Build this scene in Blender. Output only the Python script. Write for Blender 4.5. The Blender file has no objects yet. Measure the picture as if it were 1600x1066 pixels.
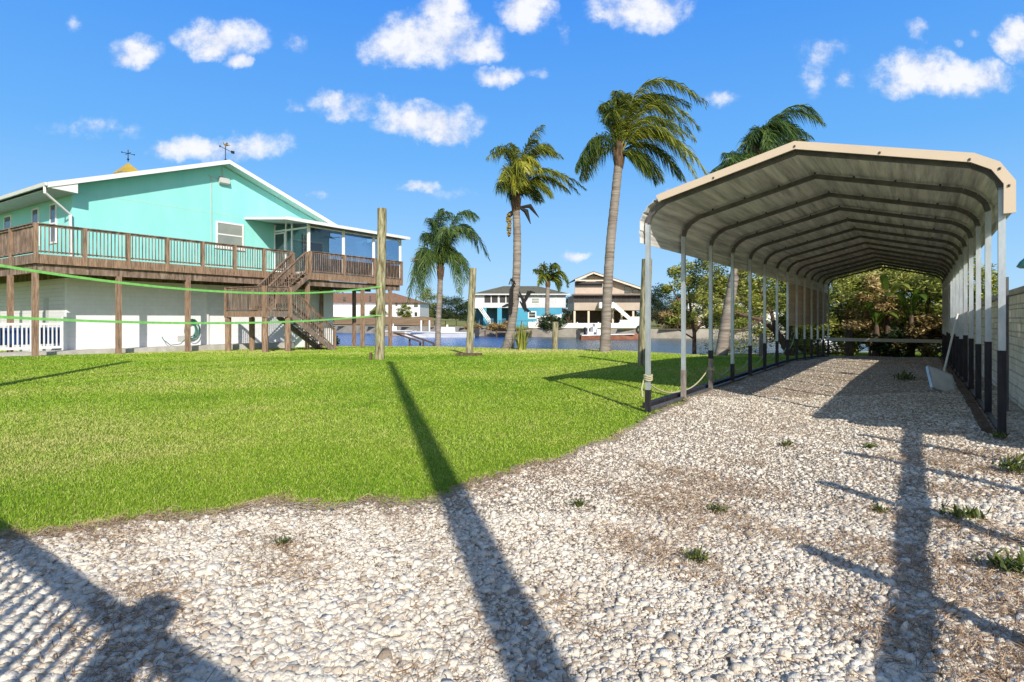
import bpy, bmesh, math, random
import numpy as np
from mathutils import Vector, Matrix

random.seed(7); RNG = np.random.default_rng(11)
scn = bpy.context.scene
COL = scn.collection
R = math.radians
CAMZ = 1.4

# ------------------------------------------------------------------ layout
def pt(px, py, Y):                 # photo point at a known depth Y -> world point
    return Vector(((px-800)/900*Y, Y, CAMZ+(497-py)/900*Y))

def smooth(a, b, x):
    t = np.clip((np.asarray(x, float)-a)/(b-a), 0, 1)
    return t*t*(3-2*t)

LX, LY = 2.0, 8.5                  # left front foot of the carport
AX, AY = .579, .815                # its length direction (s)
PX, PY = .815, -.579               # its width direction (t)
def st(x, y):
    dx, dy = np.asarray(x)-LX, np.asarray(y)-LY
    return dx*AX+dy*AY, dx*PX+dy*PY

EDGE = np.array([(-200,140),(-60,58),(-30,42),(-11,36.5),(-4,35.5),(0,31.5),(6.6,29.8),(8.6,27.5),(11,30),(16,33),(30,42),(200,150)], float)
FAR = np.array([(-400,330),(-60,118),(-35,98),(-10,79),(0,73),(16,67),(40,62),(80,70),(400,200)], float)
LAWN = np.array([(-60,1.5),(-20,2.2),(-6,3.0),(-3.09,3.47),(-2.78,3.67),(-2.44,3.78),(-1.95,4.0),(-1.86,4.23),(-1.34,4.3),(-.53,4.375),(-.31,4.7),(.353,5.29),(.64,5.78),(1.16,6.53),(1.7,7.64),(2.13,8.34),(2.58,8.94),(3.0,9.75),(4.92,12.5),(13.9,25.2),(60,90)], float)

def H(x, y):
    x = np.asarray(x, float); y = np.asarray(y, float)
    h = -(0.022+.02*smooth(4, 10, x))*np.clip(y-18, 0, 26)
    s, t = st(x, y)
    h = h+.12*smooth(1.8, 4.0, t)*(1-smooth(9, 16, y))
    return h

def wob(x, y, k=1.0):
    return (np.sin(x*3.1*k+1.3)+np.sin(x*7.7*k+y*2.3)+np.sin(x*15.3*k-y*6.1)*.7+np.sin(x*31*k+y*17)*.5)*.5
def is_lawn(x, y, m=0.0):
    yb = np.interp(x, LAWN[:,0], LAWN[:,1])
    return y > yb+(wob(x, y)*.10+.10*np.sin(x*1.9+.7))*smooth(0, 1, 10-np.minimum(y,9))+m
def is_shore(x, y):
    return y < np.interp(x, EDGE[:,0], EDGE[:,1])

# ------------------------------------------------------------------ materials
MATS = {}
def nd(nt, typ, **kw):
    n = nt.nodes.new(typ)
    for k, v in kw.items():
        if k in n.inputs: n.inputs[k].default_value = v
        else: setattr(n, k, v)
    return n
def c4(c): return (c[0], c[1], c[2], 1.0)

def mat(name, c1, c2=None, rough=.7, scale=4.0, detail=6, bump=0.0, bscale=None, metal=0.0, spec=.4, stretch=(1,1,1), attr=None, trans=0.0, lo=.35, hi=.65, c3=None, s3=.6, alpha=1.0):
    m = bpy.data.materials.new(name); m.use_nodes = True
    nt = m.node_tree; L = nt.links.new
    b = nt.nodes['Principled BSDF']
    b.inputs['Roughness'].default_value = rough
    b.inputs['Metallic'].default_value = metal
    b.inputs['Specular IOR Level'].default_value = spec
    col = None
    tc = nd(nt, 'ShaderNodeNewGeometry')
    mp = nd(nt, 'ShaderNodeMapping'); mp.inputs['Scale'].default_value = stretch
    L(tc.outputs['Position'], mp.inputs['Vector'])
    if c2 is not None:
        if attr:
            at = nd(nt, 'ShaderNodeAttribute', attribute_name=attr); fac = at.outputs['Fac']
            rp = nd(nt, 'ShaderNodeValToRGB')
            rp.color_ramp.elements[0].position = 0; rp.color_ramp.elements[1].position = 1
            rp.color_ramp.elements[0].color = c4(c1); rp.color_ramp.elements[1].color = c4(c2)
            if c3: e = rp.color_ramp.elements.new(s3); e.color = c4(c3)
        else:
            nz = nd(nt, 'ShaderNodeTexNoise', Scale=scale, Detail=detail, Roughness=.62)
            L(mp.outputs[0], nz.inputs['Vector']); fac = nz.outputs['Fac']
            rp = nd(nt, 'ShaderNodeValToRGB')
            rp.color_ramp.elements[0].position = lo; rp.color_ramp.elements[1].position = hi
            rp.color_ramp.elements[0].color = c4(c1); rp.color_ramp.elements[1].color = c4(c2)
            if c3: e = rp.color_ramp.elements.new(s3); e.color = c4(c3)
        L(fac, rp.inputs['Fac']); L(rp.outputs['Color'], b.inputs['Base Color']); col = rp.outputs['Color']
    else:
        b.inputs['Base Color'].default_value = c4(c1)
    if bump > 0:
        n2 = nd(nt, 'ShaderNodeTexNoise', Scale=bscale or scale*4, Detail=5, Roughness=.65)
        L(mp.outputs[0], n2.inputs['Vector'])
        bp = nd(nt, 'ShaderNodeBump', Strength=min(1, bump), Distance=.02)
        L(n2.outputs['Fac'], bp.inputs['Height']); L(bp.outputs['Normal'], b.inputs['Normal'])
    if trans > 0:
        tr = nd(nt, 'ShaderNodeBsdfTranslucent')
        if col: L(col, tr.inputs['Color'])
        else: tr.inputs['Color'].default_value = c4(c1)
        mx = nd(nt, 'ShaderNodeMixShader', Fac=trans)
        L(b.outputs[0], mx.inputs[1]); L(tr.outputs[0], mx.inputs[2])
        L(mx.outputs[0], nt.nodes['Material Output'].inputs['Surface'])
    MATS[name] = m
    return m

mat('weathered_wood', (.10,.075,.06), (.35,.265,.21), .8, 6, stretch=(1,1,.25), bump=.5, c3=(.22,.15,.11), s3=.5)
mat('warm_wood', (.15,.092,.06), (.42,.28,.19), .8, 7, stretch=(3,3,.3), bump=.5)  # warm brown timber of the posts and rim boards
mat('grey_wood', (.11,.085,.068), (.33,.25,.2), .85, 8, stretch=(3,3,.4), bump=.5)
mat('piling_wood', (.13,.095,.05), (.48,.41,.27), .85, 3.2, stretch=(5,5,.7), bump=1.0, bscale=9, c3=(.30,.285,.165), s3=.5, lo=.38, hi=.62)
mat('teal_paint', (.285,.735,.705), (.335,.79,.76), .55, 1.1, bump=.12, bscale=70, stretch=(1,1,.3), detail=8)
mat('teal_soffit', (.42,.66,.58), (.47,.7,.62), .6, 1.5)
mat('white_paint', (.78,.78,.77), (.86,.86,.85), .45, 2.0)
mat('white_roof', (.74,.74,.73), (.82,.82,.81), .4, 1.0)
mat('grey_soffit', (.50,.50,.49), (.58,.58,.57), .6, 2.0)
mat('galvanised', (.48,.52,.55), (.66,.70,.72), .42, 9, metal=.55, stretch=(1,1,.3))
mat('frame_tube', (.10,.097,.095), (.17,.163,.157), .5, 6, metal=.3)
mat('black_sleeve', (.016,.014,.018), (.04,.035,.042), .6, 14, stretch=(1,1,.3))
mat('worn_sleeve', (.16,.135,.12), (.36,.31,.28), .8, 10, stretch=(1,1,.3))
mat('tan_trim', (.66,.53,.40), (.70,.565,.43), .4, 2)
mat('black_metal', (.015,.016,.018), (.03,.03,.032), .5, 8)
mat('bolt', (.05,.05,.05), None, .5)
mat('glass_dark', (.035,.045,.05), (.06,.075,.08), .05, 1.0, spec=.8)
mat('glass_blind', (.24,.27,.25), (.33,.36,.33), .12, 1.0, spec=.8)
mat('glass_blue', (.05,.10,.17), (.07,.13,.2), .04, .6, spec=.9)
mat('yellow_roof', (.42,.29,.05), (.54,.38,.07), .5, 3)
mat('gold', (.4,.28,.12), (.5,.36,.16), .35, 5, metal=.6)
mat('green_rope', (.16,.50,.10), (.26,.62,.17), .6, 12)
mat('pale_rope', (.42,.38,.22), (.56,.52,.34), .8, 40)
mat('rope_green_pale', (.30,.40,.30), (.42,.5,.38), .8, 40)
mat('hose', (.02,.13,.10), (.05,.22,.17), .4, 12)
mat('concrete', (.42,.39,.35), (.58,.55,.51), .9, 2.5, bump=.3)
mat('seawall_concrete', (.26,.23,.19), (.42,.38,.32), .9, .8, bump=.3)
mat('brown_bank', (.26,.15,.065), (.42,.30,.12), .95, .35, c3=(.36,.22,.10))
mat('bank_grass', (.16,.19,.035), (.30,.28,.075), .95, .3)
mat('trunk', (.15,.12,.10), (.36,.31,.265), .9, 2.0, stretch=(.5,.5,5), bump=.8, bscale=7)
mat('trunk_dark', (.06,.04,.028), (.17,.11,.075), .9, 5, stretch=(2,2,.6), bump=.7)
mat('stem_orange', (.12,.06,.03), (.34,.19,.09), .9, 8)
mat('boot', (.045,.028,.018), (.17,.105,.06), .9, 8, stretch=(2,2,.5), bump=.7)
mat('frond', (.028,.068,.012), (.46,.45,.05), .42, attr='tint', c3=(.085,.13,.016), s3=.5, trans=.25, spec=.5)
mat('frond_blue', (.022,.06,.022), (.22,.29,.06), .42, attr='tint', c3=(.075,.145,.04), s3=.5, trans=.25, spec=.5)
mat('dead_frond', (.15,.075,.025), (.36,.19,.07), .8, 5)
mat('black_bract', (.01,.01,.012), (.025,.022,.022), .8, 5)
mat('fruit', (.22,.15,.04), (.36,.26,.08), .6, 14)
mat('leaf_green', (.018,.042,.007), (.56,.54,.13), .5, attr='tint', c3=(.20,.24,.036), s3=.5, trans=.25)
mat('leaf_dark', (.012,.030,.010), (.075,.10,.022), .5, attr='tint', c3=(.034,.06,.014), s3=.5, trans=.2)
mat('leaf_orange', (.05,.035,.012), (.80,.64,.34), .6, attr='tint', c3=(.40,.27,.09), s3=.5, trans=.3)
mat('leaf_banana', (.035,.085,.01), (.28,.32,.05), .4, attr='tint', c3=(.12,.2,.025), s3=.5, trans=.35)
mat('grass_blade', (.11,.25,.010), (.58,.53,.20), .55, attr='tint', c3=(.31,.47,.032), s3=.56, spec=.25)
mat('stone', (.38,.30,.225), (.95,.885,.77), .95, attr='tint', c3=(.81,.735,.62), s3=.45, spec=.15, bump=.6, bscale=110)
mat('straw', (.18,.11,.06), (.66,.48,.30), .9, attr='tint', c3=(.43,.28,.165), s3=.5)
mat('weed', (.03,.06,.01), (.22,.25,.05), .5, attr='tint', c3=(.10,.14,.02), s3=.5, trans=.25)
mat('roof_olive', (.105,.10,.068), (.155,.148,.105), .9, 1.5)
mat('roof_brown', (.23,.125,.075), (.31,.175,.11), .9, 1.5)
mat('blue_paint', (.055,.30,.46), (.07,.35,.52), .6, .6)
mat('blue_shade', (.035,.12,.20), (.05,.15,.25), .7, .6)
mat('lap_white', (.55,.57,.60), (.63,.65,.68), .6, .5)
mat('tan_siding', (.44,.36,.29), (.51,.425,.35), .7, .8)
mat('cream_trim', (.68,.55,.42), (.74,.62,.5), .6, 1)
mat('dark_screen', (.022,.019,.019), (.05,.045,.045), .5, .8)
mat('shingle', (.09,.07,.06), (.14,.105,.09), .9, 2)
mat('white_wall_far', (.70,.71,.72), (.78,.79,.8), .7, .3)
mat('red_paint', (.45,.05,.03), (.55,.07,.05), .4, 2)
mat('hull_red', (.26,.10,.06), (.36,.16,.10), .5, 2)
mat('hull_blue', (.02,.06,.2), (.03,.09,.27), .3, 2)
mat('rubber', (.012,.012,.012), (.03,.03,.03), .8, 8)
mat('grey_panel', (.62,.65,.64), (.76,.78,.76), .5, 6)
mat('white_pole', (.72,.7,.64), (.8,.78,.72), .5, 6)
mat('teal_lamp', (.02,.10,.10), (.03,.14,.14), .4, 6)
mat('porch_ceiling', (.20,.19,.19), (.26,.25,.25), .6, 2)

# galvanised tan metal; light reflections on the underside painted in as pale streaks
def metal_sheet(name, c1, c2, c3, rough, metal):
    m = bpy.data.materials.new(name); m.use_nodes = True; nt = m.node_tree; L = nt.links.new
    b = nt.nodes['Principled BSDF']; b.inputs['Roughness'].default_value = rough; b.inputs['Metallic'].default_value = metal
    g = nd(nt, 'ShaderNodeNewGeometry')
    mp = nd(nt, 'ShaderNodeMapping'); mp.inputs['Rotation'].default_value = (0, 0, R(35.4)); L(g.outputs['Position'], mp.inputs['Vector'])
    m2 = nd(nt, 'ShaderNodeMapping'); m2.inputs['Scale'].default_value = (1, .05, 1); L(mp.outputs[0], m2.inputs['Vector'])
    n = nd(nt, 'ShaderNodeTexNoise', Scale=9.0, Detail=7, Roughness=.7); L(m2.outputs[0], n.inputs['Vector'])
    rp = nd(nt, 'ShaderNodeValToRGB'); e = rp.color_ramp.elements
    e[0].position = .36; e[1].position = .64; e[0].color = c4(c1); e[1].color = c4(c2)
    x = e.new(.52); x.color = c4(c3)
    L(n.outputs['Fac'], rp.inputs['Fac']); L(rp.outputs[0], b.inputs['Base Color'])
    n3 = nd(nt, 'ShaderNodeTexNoise', Scale=3.0, Detail=3); L(m2.outputs[0], n3.inputs['Vector'])
    mr = nd(nt, 'ShaderNodeMapRange'); mr.inputs['To Min'].default_value = rough-.14; mr.inputs['To Max'].default_value = rough+.2
    L(n3.outputs['Fac'], mr.inputs['Value']); L(mr.outputs[0], b.inputs['Roughness'])
    MATS[name] = m
metal_sheet('roof_sheet', (.41,.405,.39), (.95,.93,.88), (.72,.71,.69), .40, .12)
metal_sheet('side_sheet', (.36,.29,.21), (.56,.47,.36), (.47,.385,.285), .5, .1)

def glass_mat(name, tint, fac):
    m = bpy.data.materials.new(name); m.use_nodes = True; nt = m.node_tree; L = nt.links.new
    for n in list(nt.nodes):
        if n.type == 'BSDF_PRINCIPLED': nt.nodes.remove(n)
    t = nd(nt, 'ShaderNodeBsdfTransparent'); t.inputs['Color'].default_value = c4(tint)
    g = nd(nt, 'ShaderNodeBsdfGlossy'); g.inputs['Roughness'].default_value = .03; g.inputs['Color'].default_value = (.8,.85,.9,1)
    x = nd(nt, 'ShaderNodeMixShader', Fac=fac); L(t.outputs[0], x.inputs[1]); L(g.outputs[0], x.inputs[2])
    L(x.outputs[0], nt.nodes['Material Output'].inputs['Surface']); MATS[name] = m
glass_mat('porch_glass', (.80,.85,.90), .07)

def brick_mat(name, c1, c2, mortar, scale, bw, bh, ms, rot=0, bump=.3, axis=None, rough=.85, dirt=(.93,.93,.93,1)):
    # courses laid along a wall: axis = horizontal direction of the wall
    m = bpy.data.materials.new(name); m.use_nodes = True; nt = m.node_tree; L = nt.links.new
    b = nt.nodes['Principled BSDF']; b.inputs['Roughness'].default_value = rough
    g = nd(nt, 'ShaderNodeNewGeometry')
    d = nd(nt, 'ShaderNodeVectorMath', operation='DOT_PRODUCT'); d.inputs[1].default_value = (axis[0], axis[1], 0); L(g.outputs['Position'], d.inputs[0])
    sp = nd(nt, 'ShaderNodeSeparateXYZ'); L(g.outputs['Position'], sp.inputs[0])
    cb = nd(nt, 'ShaderNodeCombineXYZ'); L(d.outputs['Value'], cb.inputs[0]); L(sp.outputs[2], cb.inputs[1])
    bt = nd(nt, 'ShaderNodeTexBrick'); bt.inputs['Scale'].default_value = scale
    bt.inputs['Brick Width'].default_value = bw; bt.inputs['Row Height'].default_value = bh; bt.inputs['Mortar Size'].default_value = ms
    bt.inputs['Color1'].default_value = c4(c1); bt.inputs['Color2'].default_value = c4(c2); bt.inputs['Mortar'].default_value = c4(mortar)
    L(cb.outputs[0], bt.inputs['Vector'])
    n = nd(nt, 'ShaderNodeTexNoise', Scale=2.5, Detail=8, Roughness=.7); L(g.outputs['Position'], n.inputs['Vector'])
    rp = nd(nt, 'ShaderNodeValToRGB'); rp.color_ramp.elements[0].position = .3; rp.color_ramp.elements[0].color = dirt; rp.color_ramp.elements[1].position = .6; rp.color_ramp.elements[1].color = (1,1,1,1)
    L(n.outputs['Fac'], rp.inputs['Fac'])
    mx = nd(nt, 'ShaderNodeMix', data_type='RGBA', blend_type='MULTIPLY'); mx.inputs[0].default_value = 1
    L(bt.outputs['Color'], mx.inputs[6]); L(rp.outputs[0], mx.inputs[7]); L(mx.outputs[2], b.inputs['Base Color'])
    bp = nd(nt, 'ShaderNodeBump', Strength=bump, Distance=.02); bp.invert = True; L(bt.outputs['Fac'], bp.inputs['Height']); L(bp.outputs[0], b.inputs['Normal'])
    MATS[name] = m
HU, HV = (.545, .839), (-.839, .545)      # the turquoise house: along its gable, into its depth
brick_mat('white_block', (.84,.85,.87), (.87,.88,.90), (.78,.79,.81), 1, .4, .2, .008, axis=HU, bump=.1)
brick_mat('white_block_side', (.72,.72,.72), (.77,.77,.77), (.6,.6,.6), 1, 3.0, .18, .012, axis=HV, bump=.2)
brick_mat('wall_block', (.88,.84,.74), (.93,.90,.82), (.58,.54,.47), 1, .4, .2, .012, axis=(AX, AY), bump=.8, dirt=(.72,.69,.62,1))

def water_mat():
    m = bpy.data.materials.new('water'); m.use_nodes = True; nt = m.node_tree; L = nt.links.new
    b = nt.nodes['Principled BSDF']; b.inputs['Roughness'].default_value = .2; b.inputs['Specular IOR Level'].default_value = .3
    g = nd(nt, 'ShaderNodeNewGeometry')
    mp = nd(nt, 'ShaderNodeMapping'); mp.inputs['Scale'].default_value = (1, .45, 1); L(g.outputs['Position'], mp.inputs[0])
    n = nd(nt, 'ShaderNodeTexNoise', Scale=1.6, Detail=6, Roughness=.65); L(mp.outputs[0], n.inputs['Vector'])
    bp = nd(nt, 'ShaderNodeBump', Strength=.9, Distance=.22); L(n.outputs['Fac'], bp.inputs['Height']); L(bp.outputs[0], b.inputs['Normal'])
    sp = nd(nt, 'ShaderNodeSeparateXYZ'); L(g.outputs['Position'], sp.inputs[0])
    mr = nd(nt, 'ShaderNodeMapRange'); mr.inputs['From Min'].default_value = -1; mr.inputs['From Max'].default_value = 6; L(sp.outputs[0], mr.inputs['Value'])
    rp = nd(nt, 'ShaderNodeValToRGB'); rp.color_ramp.elements[0].color = (.012,.10,.34,1); rp.color_ramp.elements[1].color = (.075,.11,.10,1)
    L(mr.outputs[0], rp.inputs['Fac']); L(rp.outputs[0], b.inputs['Base Color']); MATS['water'] = m
water_mat()

def lawn_mat():
    m = bpy.data.materials.new('lawn'); m.use_nodes = True; nt = m.node_tree; L = nt.links.new
    b = nt.nodes['Principled BSDF']; b.inputs['Roughness'].default_value = .9; b.inputs['Specular IOR Level'].default_value = .15
    g = nd(nt, 'ShaderNodeNewGeometry')
    n1 = nd(nt, 'ShaderNodeTexNoise', Scale=.45, Detail=5, Roughness=.6); L(g.outputs['Position'], n1.inputs['Vector'])
    n2 = nd(nt, 'ShaderNodeTexNoise', Scale=22, Detail=6, Roughness=.75); L(g.outputs['Position'], n2.inputs['Vector'])
    r1 = nd(nt, 'ShaderNodeValToRGB'); e = r1.color_ramp.elements; e[0].position = .36; e[0].color = (.16,.30,.016,1); e[1].position = .68; e[1].color = (.32,.40,.04,1)
    r2 = nd(nt, 'ShaderNodeValToRGB'); e = r2.color_ramp.elements; e[0].position = .3; e[0].color = (.45,.5,.4,1); e[1].position = .65; e[1].color = (1.15,1.1,1.05,1)
    L(n1.outputs['Fac'], r1.inputs[0]); L(n2.outputs['Fac'], r2.inputs[0])
    mx = nd(nt, 'ShaderNodeMix', data_type='RGBA', blend_type='MULTIPLY'); mx.inputs[0].default_value = 1
    L(r1.outputs[0], mx.inputs[6]); L(r2.outputs[0], mx.inputs[7]); L(mx.outputs[2], b.inputs['Base Color'])
    bp = nd(nt, 'ShaderNodeBump', Strength=.8, Distance=.04); L(n2.outputs['Fac'], bp.inputs['Height']); L(bp.outputs[0], b.inputs['Normal'])
    MATS['lawn'] = m
lawn_mat()

def gravel_mat():
    m = bpy.data.materials.new('gravel'); m.use_nodes = True; nt = m.node_tree; L = nt.links.new
    b = nt.nodes['Principled BSDF']; b.inputs['Roughness'].default_value = .95; b.inputs['Specular IOR Level'].default_value = .15
    g = nd(nt, 'ShaderNodeNewGeometry')
    v = nd(nt, 'ShaderNodeTexVoronoi', Scale=26.0, Randomness=1.0); L(g.outputs['Position'], v.inputs['Vector'])
    v2 = nd(nt, 'ShaderNodeTexVoronoi', Scale=55.0, Randomness=1.0); L(g.outputs['Position'], v2.inputs['Vector'])
    n1 = nd(nt, 'ShaderNodeTexNoise', Scale=1.3, Detail=7, Roughness=.7); L(g.outputs['Position'], n1.inputs['Vector'])
    r1 = nd(nt, 'ShaderNodeValToRGB'); e = r1.color_ramp.elements; e[0].position = .40; e[0].color = (.76,.67,.56,1); e[1].position = .72; e[1].color = (.50,.40,.29,1)
    r2 = nd(nt, 'ShaderNodeValToRGB'); e = r2.color_ramp.elements; e[0].position = .0; e[0].color = (1.15,1.13,1.11,1); e[1].position = .8; e[1].color = (.60,.54,.48,1)
    L(n1.outputs['Fac'], r1.inputs[0]); L(v.outputs['Distance'], r2.inputs[0])
    mx = nd(nt, 'ShaderNodeMix', data_type='RGBA', blend_type='MULTIPLY'); mx.inputs[0].default_value = 1
    L(r1.outputs[0], mx.inputs[6]); L(r2.outputs[0], mx.inputs[7]); L(mx.outputs[2], b.inputs['Base Color'])
    ad = nd(nt, 'ShaderNodeMath', operation='ADD'); L(v.outputs['Distance'], ad.inputs[0]); L(v2.outputs['Distance'], ad.inputs[1])
    bp = nd(nt, 'ShaderNodeBump', Strength=1.0, Distance=.03); bp.invert = True; L(ad.outputs[0], bp.inputs['Height']); L(bp.outputs[0], b.inputs['Normal'])
    MATS['gravel'] = m
gravel_mat()

# ------------------------------------------------------------------ mesh helpers
ORG = {}
def tag(o, label=None, cat=None, group=None, kind=None):
    if label: o['label'] = label
    if cat: o['category'] = cat
    if group: o['group'] = group
    if kind: o['kind'] = kind
    return o
def empty(name, loc, label, cat, group=None):
    o = bpy.data.objects.new(name, None); COL.objects.link(o); o.location = loc; o.empty_display_size = .2
    ORG[o.name] = Vector(loc)
    return tag(o, label, cat, group)

class MB:
    def __init__(s, fr=None): s.v = []; s.f = []; s.fr = fr
    def T(s, p):
        if s.fr is None: return tuple(p)
        o, u, w = s.fr
        return (o[0]+p[0]*u[0]+p[1]*w[0], o[1]+p[0]*u[1]+p[1]*w[1], o[2]+p[2])
    def add(s, vs, fs):
        n = len(s.v); s.v += [s.T(p) for p in vs]; s.f += [tuple(i+n for i in f) for f in fs]; return s
    def box(s, x0, x1, y0, y1, z0, z1):
        return s.add([(x0,y0,z0),(x1,y0,z0),(x1,y1,z0),(x0,y1,z0),(x0,y0,z1),(x1,y0,z1),(x1,y1,z1),(x0,y1,z1)],
                     [(0,3,2,1),(4,5,6,7),(0,1,5,4),(1,2,6,5),(2,3,7,6),(3,0,4,7)])
    def bar(s, p, q, w, h, up=(0,0,1)):
        p, q = Vector(p), Vector(q); d = (q-p).normalized(); up = Vector(up)
        if abs(d.dot(up)) > .98: up = Vector((1,0,0))
        a = d.cross(up).normalized()*w/2; b = a.cross(d).normalized()*h/2
        vs = [p-a-b, p+a-b, p+a+b, p-a+b, q-a-b, q+a-b, q+a+b, q-a+b]
        return s.add(vs, [(0,1,2,3),(7,6,5,4),(0,4,5,1),(1,5,6,2),(2,6,7,3),(3,7,4,0)])
    def tube(s, pts, rad, n=8, cap=True):
        pts = [Vector(p) for p in pts]
        if not hasattr(rad, '__len__'): rad = [rad]*len(pts)
        vs, fs = [], []
        ref = None
        for i, p in enumerate(pts):
            d = (pts[min(i+1, len(pts)-1)]-pts[max(i-1, 0)]).normalized()
            if ref is None:
                ref = Vector((1,0,0)) if abs(d.x) < .9 else Vector((0,1,0))
            a = (ref-d*ref.dot(d)).normalized(); b = d.cross(a); ref = a
            for k in range(n):
                t = 2*math.pi*k/n; vs.append(p+(a*math.cos(t)+b*math.sin(t))*rad[i])
        for i in range(len(pts)-1):
            for k in range(n):
                k2 = (k+1) % n; fs.append((i*n+k, i*n+k2, (i+1)*n+k2, (i+1)*n+k))
        if cap: fs.append(tuple(range(n-1, -1, -1))); fs.append(tuple(range((len(pts)-1)*n, len(pts)*n)))
        return s.add(vs, fs)
    def prism(s, prof, y0, y1):            # closed outline in local x-z pushed along local y
        n = len(prof)
        vs = [(x, y0, z) for x, z in prof]+[(x, y1, z) for x, z in prof]
        fs = [tuple(range(n)), tuple(range(2*n-1, n-1, -1))]+[(i, i+n, (i+1) % n+n, (i+1) % n) for i in range(n)]
        return s.add(vs, fs)
    def prism_x(s, prof, x0, x1):          # closed outline in local y-z pushed along local x
        n = len(prof)
        vs = [(x0, y, z) for y, z in prof]+[(x1, y, z) for y, z in prof]
        fs = [tuple(range(n)), tuple(range(2*n-1, n-1, -1))]+[(i, i+n, (i+1) % n+n, (i+1) % n) for i in range(n)]
        return s.add(vs, fs)
    def poly(s, pts): return s.add(pts, [tuple(range(len(pts)))])
    def lathe(s, c, prof, n=12):
        vs, fs = [], []
        for r, z in prof:
            for k in range(n):
                t = 2*math.pi*k/n; vs.append((c[0]+r*math.cos(t), c[1]+r*math.sin(t), c[2]+z))
        for i in range(len(prof)-1):
            for k in range(n):
                k2 = (k+1) % n; fs.append((i*n+k, i*n+k2, (i+1)*n+k2, (i+1)*n+k))
        fs.append(tuple(range(n-1, -1, -1))); fs.append(tuple(range((len(prof)-1)*n, len(prof)*n)))
        return s.add(vs, fs)
    def build(s, name, m, parent=None, smooth_=False, bevel=0, label=None):
        org = ORG[parent.name] if parent else Vector((0,0,0))
        me = bpy.data.meshes.new(name)
        me.from_pydata([tuple(Vector(p)-org) for p in s.v], [], s.f)
        bm = bmesh.new(); bm.from_mesh(me); bmesh.ops.recalc_face_normals(bm, faces=bm.faces); bm.to_mesh(me); bm.free()
        me.materials.append(MATS[m])
        o = bpy.data.objects.new(name, me); COL.objects.link(o)
        if parent: o.parent = parent
        ORG[o.name] = org
        if smooth_:
            me.polygons.foreach_set('use_smooth', [True]*len(me.polygons)); me.set_sharp_from_angle(angle=R(40))
        if bevel:
            b = o.modifiers.new('bevel', 'BEVEL'); b.width = bevel; b.segments = 2; b.limit_method = 'ANGLE'
        if label: o['label'] = label
        return o
    def thing(s, name, m, loc, label, cat, group=None, **kw):     # a thing that is one mesh, its origin at its base
        ORG['__'] = Vector(loc)
        class P: pass
        org = Vector(loc); s.v = [tuple(Vector(p)-org) for p in s.v]
        o = s.build(name, m, None, **kw); o.location = org; ORG[o.name] = org
        return tag(o, label, cat, group)

def np_mesh(name, V, F, m, parent=None, tint=None, smooth_=False):
    org = np.array(ORG[parent.name]) if parent else np.zeros(3)
    V = np.asarray(V, np.float32)-org.astype(np.float32); F = np.asarray(F, np.int32)
    me = bpy.data.meshes.new(name)
    me.vertices.add(len(V)); me.vertices.foreach_set('co', V.ravel())
    me.loops.add(F.size); me.loops.foreach_set('vertex_index', F.ravel())
    me.polygons.add(len(F)); me.polygons.foreach_set('loop_start', np.arange(0, F.size, F.shape[1], dtype=np.int32))
    if smooth_: me.polygons.foreach_set('use_smooth', np.ones(len(F), bool))
    me.update(calc_edges=True)
    if tint is not None:
        a = me.attributes.new('tint', 'FLOAT', 'POINT'); a.data.foreach_set('value', np.asarray(tint, np.float32).ravel())
    me.materials.append(MATS[m])
    o = bpy.data.objects.new(name, me); COL.objects.link(o)
    if parent: o.parent = parent
    ORG[o.name] = Vector(org)
    return o

# ------------------------------------------------------------------ ground, water, banks
def axis_grid(lo, hi, fine_lo, fine_hi, fine, growth=1.25):
    a = list(np.arange(fine_lo, fine_hi+1e-6, fine)); st_ = fine
    x = fine_hi
    while x < hi: st_ *= growth; x += st_; a.append(min(x, hi))
    st_ = fine; x = fine_lo
    while x > lo: st_ *= growth; x -= st_; a.insert(0, max(x, lo))
    return np.array(a)

def sheet(name, xs, ys, hf, keep, m):
    X, Y = np.meshgrid(xs, ys); Z = hf(X, Y)
    n, k = X.shape
    idx = np.arange(n*k).reshape(n, k)
    F = np.stack([idx[:-1,:-1], idx[:-1,1:], idx[1:,1:], idx[1:,:-1]], -1).reshape(-1, 4)
    V = np.stack([X, Y, Z], -1).reshape(-1, 3)
    cx = V[F].mean(1); F = F[keep(cx[:,0], cx[:,1])]
    used = np.unique(F); remap = -np.ones(len(V), int); remap[used] = np.arange(len(used))
    return tag(np_mesh(name, V[used], remap[F], m, smooth_=True), kind='structure')

sheet('lawn', axis_grid(-120, 120, -14, 18, .25), axis_grid(-40, 120, -2, 38, .25), H,
      lambda x, y: (y < np.interp(x, EDGE[:,0], EDGE[:,1])+.05), 'lawn')
def grav_keep(x, y):
    s, t = st(x, y)
    return (~is_lawn(x, y, .16)) & (s < 20.8+.3*np.sin(x*3)) & (t < 4.6)
sheet('gravel_drive', axis_grid(-25, 25, -4, 16.5, .07), axis_grid(-12, 26, -1, 24.5, .07),
      lambda x, y: H(x, y)+.030+.012*wob(x*.7, y*.7), grav_keep, 'gravel')

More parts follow.
